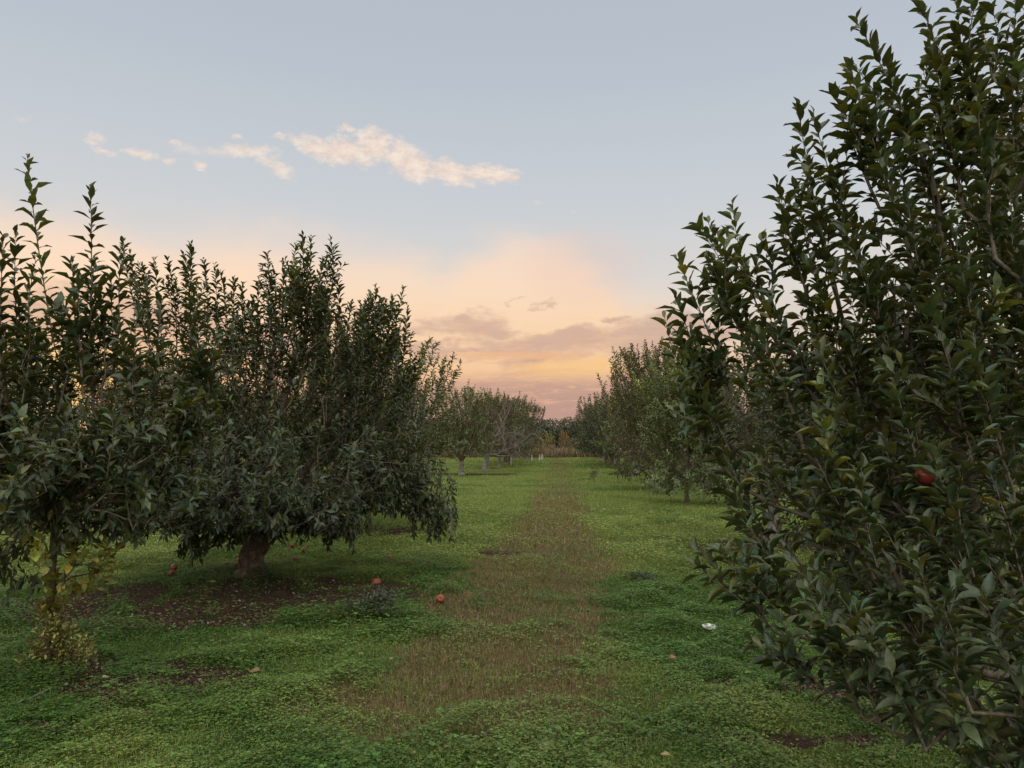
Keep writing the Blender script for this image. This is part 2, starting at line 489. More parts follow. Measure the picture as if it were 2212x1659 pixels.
# ------------------------------------------------------------------ apple trees
class Tree:
    def __init__(s, seed):
        s.rs = np.random.RandomState(seed)
        s.pos = []; s.par = []; s.plen = []; s.rmin = []; s.w = []
        s.trunk_ids = set()
        s.sh = []      # shoots: b, c, t (quadratic curve), size, spacing, start
    def add(s, p, par, rmin=0.0, w=0.0):
        s.pos.append(np.asarray(p, float)); s.par.append(par)
        s.plen.append(0 if par < 0 else s.plen[par] + np.linalg.norm(s.pos[-1] - s.pos[par]))
        s.rmin.append(rmin); s.w.append(w)
        return len(s.pos) - 1
    def chain(s, pts, par, r0=0.0, r1=0.0, step=0.07, jit=0.0):
        """smooth chain through pts"""
        pts = [np.asarray(p, float) for p in pts]
        start = s.pos[par] if par >= 0 else pts[0]
        P = [start] + pts if par >= 0 else pts
        ids = []
        if par < 0: par = s.add(P[0], -1, r0); ids.append(par)
        L = sum(np.linalg.norm(P[i + 1] - P[i]) for i in range(len(P) - 1)); done = 0
        for i in range(len(P) - 1):
            a, b = P[i], P[i + 1]
            pa = P[i - 1] if i > 0 else a * 2 - b
            pb = P[i + 2] if i + 2 < len(P) else b * 2 - a
            l = np.linalg.norm(b - a); n = max(1, int(l / step))
            for k in range(1, n + 1):
                t = k / n
                q = 0.5 * ((2 * a) + (-pa + b) * t + (2 * pa - 5 * a + 4 * b - pb) * t * t + (-pa + 3 * a - 3 * b + pb) * t ** 3)
                if k < n: q = q + s.rs.normal(0, jit, 3)
                f = (done + l * t) / max(L, 1e-6)
                par = s.add(q, par, r0 + (r1 - r0) * f); ids.append(par)
            done += l
        return ids
    def shoot(s, b, t, size=0.085, spacing=0.024, bend=0.12, start=0.12):
        b = np.asarray(b, float); t = np.asarray(t, float)
        l = np.linalg.norm(t - b)
        m = (b + t) / 2 + s.rs.normal(0, bend * 0.9, 3) * l + np.array([0, 0, -bend * l * 0.3])
        s.sh.append((b, m, t, size, spacing, start))
    def fill(s, blobs, n, axis, up=0.9, out=0.6, lrange=(0.22, 0.5), size=0.08, spacing=0.026, shell=0.25, lo=0.35):
        """shoots through a crown given as ellipsoids (centre, radii, up factor)"""
        vol = np.array([r[0] * r[1] * r[2] for c, r, u in blobs]) ** 0.75; vol /= vol.sum()
        made = 0; tries = 0
        while made < n and tries < n * 8:
            tries += 1
            k = s.rs.choice(len(blobs), p=vol)
            c, r, u = blobs[k]
            d = s.rs.normal(size=3); d /= np.linalg.norm(d)
            q = s.rs.uniform(shell, 1) ** 0.6 * d
            p = c + q * r
            if p[2] < lo * 0.6: continue
            o = p - axis; o[2] *= 0.3; no = np.linalg.norm(o)
            dr = up * u * np.array([0, 0, 1.0]) + out * o / max(no, 0.3) + s.rs.normal(0, 0.32, 3)
            dr /= np.linalg.norm(dr)
            l = s.rs.uniform(*lrange) if s.rs.random() > 0.35 else s.rs.uniform(0.07, 0.16)
            t = p + dr * l * 0.5; b = p - dr * l * 0.5
            ok = False
            for c2, r2, u2 in blobs:
                if ((t - c2) / (r2 * 1.1)) @ ((t - c2) / (r2 * 1.1)) < 1: ok = True; break
            if not ok: continue
            s.shoot(b, t, size * s.rs.uniform(0.8, 1.15), spacing)
            made += 1
    def connect(s, near=0.0):
        """join each shoot to the closest wood, nearest to the trunk first"""
        s.sh.sort(key=lambda q: np.linalg.norm(q[0] - s.pos[s.fork]))
        buf = np.zeros((60000, 3)); pl = np.zeros(60000); ids = np.zeros(60000, int); n = 0
        for i in range(s.fork, len(s.pos)):
            buf[n] = s.pos[i]; pl[n] = s.plen[i]; ids[n] = i; n += 1
        ends = []
        for (b, m, t, size, spc, st) in s.sh:
            d = np.linalg.norm(buf[:n] - b, axis=1) + 0.42 * pl[:n] + 0.5 * np.maximum(0, buf[:n, 2] - b[2])
            j = int(ids[np.argmin(d)]); q = s.pos[j]
            L = np.linalg.norm(b - q); par = j
            if L > 0.02:
                k = max(1, int(L / 0.10)); mid = (q + b) / 2 + s.rs.normal(0, 0.07, 3) * L - np.array([0, 0, 0.08 * L])
                for a in range(1, k + 1):
                    u = a / k
                    p = q * (1 - u) ** 2 + 2 * mid * u * (1 - u) + b * u * u
                    par = s.add(p, par)
                    if n < 60000: buf[n] = p; pl[n] = s.plen[par]; ids[n] = par; n += 1
            ls = np.linalg.norm(t - b); k = max(2, int(ls / 0.09))
            for a in range(1, k + 1):
                u = a / k
                p = b * (1 - u) ** 2 + 2 * m * u * (1 - u) + t * u * u
                par = s.add(p, par)
                if a <= k * 0.4 and n < 60000: buf[n] = p; pl[n] = s.plen[par]; ids[n] = par; n += 1
            s.w[par] = 1.0
        s.finish_radii()
    def finish_radii(s):
        N = len(s.pos); w = np.array(s.w); par = np.array(s.par)
        hl = np.zeros(N)
        for i in range(N - 1, 0, -1):
            if par[i] >= 0:
                w[par[i]] += w[i]
                hl[par[i]] = max(hl[par[i]], hl[i] + s.plen[i] - s.plen[par[i]])
        s.rad = np.maximum(np.minimum(0.0011 + 0.0055 * hl, 0.0042) * np.maximum(w, 1) ** 0.34, np.array(s.rmin))
        for i in s.trunk_ids: s.rad[i] = s.rmin[i]
        # a child is never thicker than its parent
        for i in range(1, N):
            if par[i] >= 0: s.rad[i] = min(s.rad[i], s.rad[par[i]])
        s.P = np.array(s.pos); s.PAR = par
    def wood(s, sel, sides, gnarl=0.0, rscale=1.0):
        """tubes for the edges whose child node is in sel"""
        P, par, rad = s.P, s.PAR, s.rad
        N = len(P)
        main = np.full(N, -1)
        order = np.argsort(rad)         # thickest child wins
        for i in order:
            if par[i] >= 0: main[par[i]] = i
        din = np.zeros((N, 3)); has = par >= 0
        din[has] = norm(P[has] - P[par[has]])
        root = ~has
        tan = din.copy()
        hm = main >= 0
        tan[hm] = norm(din[hm] + din[main[hm]])
        idx = np.array([i for i in sel if par[i] >= 0], int)
        if len(idx) == 0: return np.zeros((0, 3)), []
        p = par[idx]
        t1 = tan[idx]; t0 = np.where((main[p] == idx)[:, None], tan[p], din[idx])
        r1 = rad[idx] * rscale; r0 = np.where(main[p] == idx, rad[p], np.minimum(rad[p], rad[idx] * 1.35)) * rscale
        ref = np.array([0.93, 0.31, 0.2])
        out = []
        for t, c, r in ((t0, P[p], r0), (t1, P[idx], r1)):
            a = norm(ref - t * (t @ ref)[:, None]); b = np.cross(t, a)
            ang = np.arange(sides) * 2 * math.pi / sides
            ring = a[:, None] * np.cos(ang)[None, :, None] + b[:, None] * np.sin(ang)[None, :, None]
            rr = r[:, None]
            if gnarl:
                q = c[:, None] + ring * r[:, None, None]
                g = fbm(q[..., 0] * 9 + q[..., 2] * 5, q[..., 1] * 9 + q[..., 2] * 6.5, 5, 3) - 0.5
                rr = rr * (1 + gnarl * g * 2)
            out.append(c[:, None] + ring * np.broadcast_to(rr, (len(r), sides))[..., None])
        V_ = np.concatenate(out, 1).reshape(-1, 3)
        k = np.arange(sides); k2 = (k + 1) % sides
        q = np.stack([k, k2, k2 + sides, k + sides], -1)
        F = (np.arange(len(idx)) * 2 * sides)[:, None, None] + q[None]
        return V_, [F.reshape(-1, 4)]
    def leafarr(s, lod, base=GREEN, yellow=0.02, warm_top=0.0, curl=(0.02, 0.36), width=1.0, thin=1.0, var=0.4):
        P, A, N, S, M = [], [], [], [], []
        rs = s.rs
        for (b, m, t, size, spc, st) in s.sh:
            L = np.linalg.norm(t - b)
            n = max(3, int(L * (1 - st) / spc * thin))
            u = st + (1 - st) * (np.arange(n) + rs.uniform(0, 0.5, n)) / n
            u = np.clip(u, 0, 1)[:, None]
            p = b * (1 - u) ** 2 + 2 * m * u * (1 - u) + t * u * u
            T = norm(2 * (1 - u) * (m - b) + 2 * u * (t - m))
            ph = np.arange(n) * 2.4 + rs.uniform(0, 6.28) + rs.normal(0, 0.25, n)
            ref = np.array([0.6, 0.2, -0.7]); a = norm(np.cross(T, ref)); c = np.cross(T, a)
            rad = a * np.cos(ph)[:, None] + c * np.sin(ph)[:, None]
            an = (0.95 - 0.5 * u ** 5) * rs.uniform(0.75, 1.2, n)[:, None]
            ax = T * np.cos(an) + rad * np.sin(an) + np.array([0, 0, -0.03]) + rs.normal(0, 0.13, (n, 3))
            if T[0, 2] < -0.12: ax += np.array([0, 0, -0.7])
            P.append(p); A.append(ax); N.append(T * 0.8 + np.array([0, 0, 0.45]) + rs.normal(0, 0.2, (n, 3)))
            taper = np.minimum(1, 0.55 + 4.0 * (1 - u[:, 0])) * (0.75 + 0.25 * np.minimum(1, u[:, 0] * 4))
            S.append(size * taper * rs.uniform(0.55, 1.18, n))
            f = np.exp(rs.normal(0, .16)) * np.array([1, 1, 1.0])
            if rs.random() < .045: f = np.array([1.9, 1.75, 1.2])      # a young pale shoot
            M.append(np.tile(f[None], (n, 1)))
        P, A, N, S = map(np.concatenate, (P, A, N, S))
        n = len(P)
        A = norm(A)
        off = 0.2 if lod == 3 else (0.18 if lod == 2 else 0.12)
        V_, F, k = leaves(P + A * (S * off)[:, None], A, N, S, rs.uniform(*curl, n), rs.uniform(0.3, 1.3, n), lod, width * 1.0, rs)
        c = np.clip(leaf_cols(rs, n, base, var, yellow) * np.concatenate(M), 0, 1)
        return V_, F, np.repeat(c, k, 0), n

NLEAF = [0]
def finish_tree(T, name, loc, label, cat='apple tree', group=None, lod=2, base=GREEN, yellow=0.015, thick=0.016,
                wash=None, trunk_h=0.9, curl=(0.02, 0.36), width=1.0, gnarl=0.12, thin=1.0, var=0.35, foliage=True, bark=None, root=None):
    """trunk, branches, foliage as parts of a tree thing whose origin is loc"""
    if root is None: root = empty(name, loc, label, cat, group)
    loc = np.asarray(loc, float)
    N = len(T.P)
    tr = [i for i in range(N) if i in T.trunk_ids]
    th = [i for i in range(N) if i not in T.trunk_ids and T.rad[i] > thick]
    tn = [i for i in range(N) if i not in T.trunk_ids and T.rad[i] <= thick]
    V_, F = T.wood(tr, 14, gnarl)
    ob = mesh_np('trunk', V_ - loc, F, bark or M_BARK, None, True, root)
    if wash:
        ids = [i for i in tr if T.P[i][2] < wash]
        V2, F2 = T.wood(ids, 14, gnarl, 1.06)
        w = mesh_np('whitewash', V2 - loc, F2, M_WASH, None, True, ob)
    V1, F1 = T.wood(th, 8, gnarl * 0.7); V2, F2 = T.wood(tn, 4 if lod < 3 else 5)
    F2 = [f + len(V1) for f in F2]
    Vb = np.concatenate([V1, V2]) if len(V1) else V2
    mesh_np('branches', Vb - loc, list(F1) + list(F2), bark or M_TWIG, None, True, root)
    if foliage:
        V_, F, c, n = T.leafarr(lod, base, yellow, curl=curl, width=width, thin=thin, var=var)
        NLEAF[0] += n
        mesh_np('foliage', V_ - loc, F, M_LEAF, c, lod == 3, root)
    return root

def start_tree(seed, base, forkz, lean=(0, 0), r0=0.11, r1=0.085, wob=0.03):
    T = Tree(seed); b = np.array(base, float)
    top = b + np.array([lean[0], lean[1], forkz])
    pts = [b + np.array([0, 0, -0.12]), b + (top - b) * 0.12 + np.append(T.rs.normal(0, wob, 2), 0), b + (top - b) * 0.5 + np.append(T.rs.normal(0, wob, 2), 0), top]
    ids = T.chain(pts, -1, r0, r1, 0.045)
    # root flare
    for k, i in enumerate(ids):
        z = T.pos[i][2] - b[2]
        T.rmin[i] = T.rmin[i] * (1 + 0.55 * math.exp(-max(z, 0) / 0.07)) * (1 + 0.10 * math.exp(-(((z - forkz) / 0.12) ** 2)))
    T.fork = ids[-1]; T.trunk_ids = set(ids)
    return T

def px_blob(px, py, d, rx, ry, rd, up=1.0):
    return (at(px, py, d), np.array([rx / 1600 * d, rd, ry / 1600 * d]), up)

# ---- the big dark tree on the left, second in its row
def big_left():
    d0 = 8.4
    b = gp(535, 1243); b[2] = 0
    T = start_tree(11, b, 0.40, (0.12, 0.05), 0.135, 0.13, 0.022)
    ax = at(560, 1000, d0)
    for tgt, mid, r in (((330, 1010, 8.0), (430, 1090, 8.2), .05), ((700, 1030, 7.6), (640, 1110, 8.0), .05), ((860, 930, 8.6), (700, 1050, 8.6), .06),
                        ((560, 880, 9.6), (560, 1040, 9.0), .06), ((420, 850, 9.0), (500, 1000, 8.6), .055), ((640, 760, 8.5), (590, 980, 8.4), .06),
                        ((780, 800, 9.1), (680, 980, 8.8), .055), ((480, 980, 7.2), (520, 1090, 7.8), .045)):
        T.chain([at(*mid), at(*tgt)], T.fork, r, 0.018, 0.12, 0.008)
    tips = [(413, 527), (333, 556), (362, 558), (464, 569), (476, 584), (525, 611), (576, 547), (590, 575), (639, 524), (655, 509), (672, 511), (698, 560), (713, 514), (722, 540),
            (812, 617), (835, 650), (872, 622), (759, 653), (784, 660), (560, 600), (545, 640), (505, 600), (440, 560), (395, 545), (300, 570), (850, 640), (880, 660), (610, 560),
            (266, 521), (280, 545), (640, 560), (665, 545), (690, 600), (730, 600), (800, 640), (500, 640), (380, 600), (320, 600)]
    for (x, y) in tips:
        dd = d0 + T.rs.uniform(-0.9, 0.9)
        L = T.rs.uniform(150, 260)
        t = at(x, y, dd); bb = at(x + T.rs.uniform(-8, 8) + (560 - x) * 0.10, y + L, dd + T.rs.uniform(-.1, .1))
        T.shoot(bb, t, 0.102, 0.018, 0.06, 0.02)
        for k in range(5):
            f = T.rs.uniform(0.05, 0.6); p = bb + (t - bb) * f
            o = T.rs.normal(0, 1, 3); o[2] = abs(o[2]) + 1.6; o /= np.linalg.norm(o)
            T.shoot(p, p + o * T.rs.uniform(0.12, 0.34), 0.085, 0.018)
    B = lambda *a: px_blob(*a)
    blobs = [B(570, 850, 8.5, 220, 170, 1.5), B(650, 720, 8.5, 95, 140, 0.8), B(665, 640, 8.5, 60, 70, .5), B(815, 730, 8.6, 70, 90, .7), B(410, 880, 8.6, 150, 110, 1.3), B(800, 830, 8.6, 110, 160, 1.1),
             B(600, 1010, 8.2, 330, 110, 1.9, .55), B(350, 1020, 8.2, 190, 110, 1.4, .5), B(850, 960, 8.7, 110, 110, 1.0, .5)]
    T.fill(blobs, 1600, ax, 0.95, 0.5, (0.2, 0.5), 0.088, 0.019, 0.2)
    low = [B(640, 1090, 7.7, 190, 50, 1.1, -.2), B(420, 1110, 7.6, 130, 45, 1.0, -.2), B(860, 1050, 8.6, 85, 60, .7, -.5), B(740, 1140, 8.1, 34, 58, .2, -1.2),
           B(905, 1085, 8.8, 45, 40, .35, -1.0), B(940, 1135, 8.7, 32, 34, .2, -1.0), B(420, 1185, 7.9, 30, 32, .2, -1.1), B(300, 1110, 7.6, 90, 50, .8, -.3),
           B(560, 1120, 7.6, 90, 45, .5, -.3), B(480, 1150, 7.8, 60, 30, .3, -.8), B(610, 1150, 7.8, 50, 28, .3, -.8), B(690, 1120, 7.7, 70, 45, .4, -.6)]
    for (x0, y0, y1, d_, n_) in ((745, 1070, 1195, 8.1, 10), (765, 1060, 1170, 8.1, 7), (945, 1040, 1165, 8.7, 9), (905, 1020, 1120, 8.8, 8), (965, 1090, 1165, 8.7, 4), (415, 1090, 1212, 7.9, 7),
                                 (290, 1060, 1150, 7.6, 9), (500, 1080, 1165, 7.6, 12), (620, 1080, 1160, 7.6, 12), (690, 1080, 1150, 7.7, 10), (820, 1020, 1110, 8.4, 12), (360, 1070, 1150, 7.7, 9), (560, 1080, 1155, 7.4, 10)):
        for k in range(n_):
            j = T.rs.normal(0, 22 if n_ > 8 else 12); q = T.rs.uniform(.6, 1.03)
            T.shoot(at(x0 + j, y0 + T.rs.uniform(-25, 25), d_ + T.rs.normal(0, .15)), at(x0 + j * 1.2 + T.rs.normal(0, 8), y0 + (y1 - y0) * q, d_ + T.rs.normal(0, .15)), .085, .02, .08, .02)
    T.fill(low, 640, ax, 0.8, 0.6, (0.15, 0.35), 0.085, 0.02, 0.0, 0.2)
    T.connect()
    r = finish_tree(T, 'apple_tree', b, 'big dense dark apple tree with thick gnarled trunk and fallen apples at its foot', lod=2, base=GREEN * 0.85,
                    group='apple trees of the left row', gnarl=0.26, thick=0.014)
    return r
big_left()

# ---- slim young tree at the left edge
def young_left():
    b = gp(97, 1446); b[2] = 0; d0 = b[1]
    T = start_tree(23, b, 0.98, (0.01, 0.02), 0.028, 0.025, 0.012)
    up = [at(100, 1100, d0), at(112, 950, d0 + .05), at(150, 800, d0 + .05)]
    T.chain(up, T.fork, 0.024, 0.008, 0.1, 0.004)
    for pts in (((60, 1080, d0), (20, 900, d0 + .1), (10, 700, d0)), ((170, 1060, d0 + .1), (215, 900, d0), (230, 740, d0)), ((190, 1100, d0 - .2), (300, 1000, d0 - .3)),
                ((20, 1100, d0 - .3), (-60, 1000, d0 - .4)), ((90, 1000, d0 + .4), (80, 800, d0 + .5))):
        T.chain([at(*p) for p in pts], T.fork, 0.014, 0.005, 0.1, 0.006)
    def S(tip, base, dd, side=5, sp=0.022, size=0.112):
        t = at(*tip, d0 + dd); bb = at(*base, d0 + dd + T.rs.uniform(-.05, .05))
        T.shoot(bb, t, size, sp, 0.05, 0.02)
        for k in range(side):
            f = T.rs.uniform(0.0, 0.45); p = bb + (t - bb) * f
            o = T.rs.normal(0, 1, 3); o[2] = abs(o[2]) + 2.0; o /= np.linalg.norm(o)
            T.shoot(p, p + o * T.rs.uniform(0.15, 0.35), size * 0.95, sp)
    S((58, 334), (120, 760), 0, 0, 0.024); S((195, 409), (190, 800), 0.05, 1, .022); S((35, 505), (60, 850), 0.1); S((8, 508), (5, 860), -.1); S((77, 560), (95, 880), .2)
    S((266, 523), (292, 860), .2, 2, .024); S((170, 590), (180, 860), -.1); S((220, 640), (200, 880), .15); S((130, 640), (140, 900), .1); S((-30, 480), (-20, 860), 0)
    S((350, 640), (330, 900), .1); S((300, 660), (290, 900), -.1); S((415, 620), (420, 880), .3); S((60, 620), (40, 900), -.2); S((470, 700), (440, 920), .3); S((240, 600), (250, 850), .25)
    S((155, 560), (165, 800), .3, 2); S((205, 560), (200, 800), .2, 2)
    B = lambda *a: px_blob(*a)
    blobs = [B(150, 950, d0, 190, 90, .7), B(300, 960, d0, 130, 100, .6), B(0, 950, d0, 90, 110, .6), B(100, 1040, d0 - .1, 190, 90, .7, .5), B(330, 1050, d0, 100, 80, .5, .3),
             B(-80, 950, d0, 90, 200, .6), B(400, 920, d0 + .2, 80, 80, .5)]
    T.fill(blobs, 560, at(110, 900, d0), 1.0, 0.45, (0.16, 0.4), 0.09, 0.021, 0.0)
    low = [B(20, 1190, d0, 60, 120, .3, -.2), B(-20, 1230, d0 - .2, 50, 90, .3, -.6), B(240, 1130, d0 + .1, 120, 60, .4, -.5), B(190, 1110, d0, 130, 40, .4, -.3), B(270, 1170, d0, 40, 25, .2, -.3), B(50, 1110, d0 - .2, 100, 50, .4, -.2)]
    T.fill(low, 130, at(110, 900, d0), 0.9, 0.6, (0.12, 0.28), 0.085, 0.026, 0.0, 0.1)
    T.connect()
    r = finish_tree(T, 'apple_tree', b, 'slim young apple tree with thin trunk and tall shoots at the left edge', lod=2, base=GREEN * 1.0,
                    group='apple trees of the left row', gnarl=0.1, thick=0.012)
    # yellowing leaves low on the trunk, and suckers at its foot
    for nm, lab, spots, n, base, sz in (
            ('lower_foliage', 'yellowing leaves on the lower trunk', [B(150, 1190, d0, 75, 60, .3, .2), B(170, 1260, d0 + .05, 60, 60, .25, .2), B(110, 1290, d0, 30, 60, .15, .4), B(220, 1200, d0, 50, 60, .2, .2), B(100, 1180, d0 - .1, 50, 60, .2, .2)], 46, np.array([0.19, 0.21, 0.05]), 0.08),
            ('sucker_shoots', 'small yellow green suckers around the trunk base', [B(115, 1380, d0, 40, 70, .15, 2.0), B(150, 1400, d0, 55, 50, .2, 2.0), B(62, 1430, d0 - .1, 22, 22, .12, 2), B(195, 1415, d0 - .15, 14, 40, .08, 2.5), B(105, 1320, d0, 30, 35, .08, 2.0)], 120, np.array([0.23, 0.24, 0.075]), 0.036)):
        T2 = Tree(5); T2.fork = T2.add(b + np.array([0, 0, 0.02]), -1, 0.008)
        T2.trunk_ids = set()
        if nm == 'lower_foliage': T2.chain([b + np.array([0, 0, .7])], T2.fork, .006, .004, .1)
        else:
            for a in range(9): T2.chain([b + np.array([T2.rs.uniform(-.25, .22), T2.rs.uniform(-.2, .2), T2.rs.uniform(.1, .35)])], T2.fork, .003, .002, .06, .004)
        T2.fill(spots, n, at(110, 1300, d0), 0.9, 0.4, (0.1, 0.24), sz, sz * .33, 0.0, 0.02)
        T2.connect()
        V1, F1 = T2.wood(range(len(T2.P)), 4)
        V_, F, c, n_ = T2.leafarr(2, base, 0.1, width=1.7 if nm == 'lower_foliage' else 1.25, curl=(0.0, 0.25), var=0.45)
        n0 = len(V_)
        cc = np.concatenate([c, np.tile([[0.12, 0.09, 0.05]], (len(V1), 1))])
        o = mesh_np(nm, np.concatenate([V_, V1]) - b, list(F) + [f + n0 for f in F1], M_LEAF, cc, False, r)
        o['label'] = lab
    return r
young_left()

# ---- the near tree on the right
def near_right():
    b = np.array([2.75, 3.75, 0.0])
    T = start_tree(37, b, 0.45, (-0.05, 0), 0.10, 0.085, 0.02)
    for pts, r in ((((2180, 1330, 3.6), (2004, 1100, 3.5), (1860, 800, 3.5), (1800, 600, 3.5)), .034), (((2200, 1300, 3.4), (2080, 1000, 3.3), (2050, 600, 3.3), (2010, 330, 3.3)), .036),
                   (((2300, 1100, 3.7), (2200, 700, 3.8), (2140, 300, 3.8)), .036), (((2100, 1400, 3.4), (1900, 1250, 3.2), (1760, 1050, 3.2)), .03),
                   (((2200, 1470, 3.2), (2040, 1380, 2.9), (1900, 1180, 2.8)), .026), (((2280, 1300, 4.2), (2100, 1000, 4.4), (1900, 800, 4.4)), .03), (((2320, 1200, 3.4), (2260, 900, 3.1), (2230, 500, 3.1)), .03),
                   (((2200, 1560, 3.0), (2080, 1500, 2.7), (1960, 1500, 2.6)), .02)):
        T.chain([at(*p) for p in pts], T.fork, r, 0.010, 0.1, 0.007)
    def S(tip, base, d, side=4, sp=0.0155, size=0.084):
        if 880 < tip[1] < 1420 and tip[0] < 1720: tip = (tip[0] + 48, tip[1]); base = (base[0] + 50, base[1]); side = 1
        t = at(*tip, d); bb = at(*base, d + T.rs.uniform(-.05, .05))
        T.shoot(bb, t, size, sp, 0.07, 0.04)
        for k in range(side):
            f = T.rs.uniform(0.0, 0.5); p = bb + (t - bb) * f
            o = norm(t - bb) + T.rs.normal(0, .28, 3); o /= np.linalg.norm(o)
            T.shoot(p, p + o * T.rs.uniform(0.15, 0.38), size * .95, sp)
    lst = [((1982, 2), (2060, 400), 3.3), ((1848, 44), (2020, 420), 3.2), ((1834, 136), (1960, 520), 3.1), ((1800, 190), (1900, 450), 3.2), ((1723, 232), (1800, 620), 3.3), ((1755, 247), (1830, 560), 3.4),
           ((1678, 396), (1760, 700), 3.3), ((1723, 398), (1800, 690), 3.5), ((1800, 372), (1900, 700), 3.6), ((1582, 440), (1690, 760), 3.3), ((1502, 482), (1640, 760), 3.3), ((1530, 560), (1640, 800), 3.2),
           ((1461, 555), (1580, 850), 3.3), ((1456, 640), (1540, 900), 3.3), ((1462, 720), (1560, 950), 3.3), ((1490, 770), (1580, 980), 3.2), ((1460, 830), (1600, 1050), 3.1),
           ((1515, 975), (1620, 1180), 3.1), ((1572, 960), (1680, 1220), 3.0), ((1540, 1060), (1680, 1280), 3.0), ((1551, 1185), (1700, 1380), 2.9), ((1500, 1190), (1640, 1330), 2.9), ((1538, 1110), (1700, 1300), 3.1),
           ((1640, 1180), (1800, 1400), 2.7), ((1700, 960), (1840, 1250), 2.8), ((1770, 900), (1900, 1200), 2.8), ((1860, 1010), (2010, 1430), 2.6), ((1830, 1290), (1900, 1560), 2.5),
           ((1870, 240), (1980, 600), 3.3), ((1920, 130), (2040, 500), 3.4), ((2060, -40), (2110, 350), 3.3), ((2130, -60), (2150, 300), 3.2), ((2010, 100), (2080, 450), 3.1), ((2200, -40), (2190, 350), 3.2),
           ((2110, 180), (2150, 560), 2.9), ((1900, 330), (2010, 700), 3.0), ((1820, 480), (1930, 800), 3.0), ((1960, 420), (2060, 800), 2.9), ((2060, 500), (2130, 850), 2.8), ((2000, 640), (2100, 1000), 2.7),
           ((1740, 560), (1860, 880), 3.2), ((1660, 620), (1780, 900), 3.2), ((1620, 700), (1740, 980), 3.1), ((1880, 640), (1990, 960), 3.0), ((1760, 740), (1880, 1060), 2.9), ((2100, 700), (2190, 1060), 2.7),
           ((2180, 380), (2220, 800), 2.9), ((1930, 820), (2050, 1180), 2.7), ((2020, 960), (2130, 1330), 2.6), ((2130, 1000), (2230, 1400), 2.6), ((1680, 1420), (1800, 1500), 2.8), ((1980, 1200), (2100, 1540), 2.4),
           ((2120, 1280), (2230, 1600), 2.4), ((1900, 1380), (2000, 1620), 2.5), ((1760, 1340), (1870, 1560), 2.6)]
    for t, bb, d in lst: S(t, bb, d)
    for t, bb in (((1508, 1190), (1660, 1350)), ((1553, 1184), (1650, 1330)), ((1498, 1222), (1680, 1370))): T.shoot(at(*bb, 2.9), at(*t, 2.9), .084, .02, .05, .02)
    B = lambda *a: px_blob(*a)
    blobs = [B(2150, 520, 3.5, 150, 330, .8), B(1990, 740, 3.5, 160, 240, .8), B(2150, 900, 3.3, 220, 300, .9), B(1780, 830, 3.5, 130, 150, .6), B(1790, 1020, 3.3, 170, 130, .6),
             B(1980, 1180, 3.2, 240, 210, .7), B(2180, 1400, 2.9, 200, 260, .7), B(1670, 800, 3.5, 70, 120, .4), B(2260, 300, 3.6, 120, 400, .8), B(2030, 1500, 2.7, 120, 120, .35), B(2060, 1600, 2.7, 130, 90, .4, .8), B(2190, 1560, 2.6, 110, 130, .4), B(1960, 1560, 2.75, 90, 80, .3), B(1780, 1230, 3.0, 60, 60, .3)]
    T.fill(blobs, 680, at(2300, 1200, 3.6), 1.0, 0.7, (0.2, 0.5), 0.077, 0.018, 0.1, 0.25)
    T.connect()
    r = finish_tree(T, 'apple_tree', b, 'near leafy apple tree filling the right side of the view', lod=3, base=GREEN * 1.15,
                    group='apple trees of the right row', gnarl=0.12, thick=0.012, yellow=0.006, width=.86)
    return r
near_right()

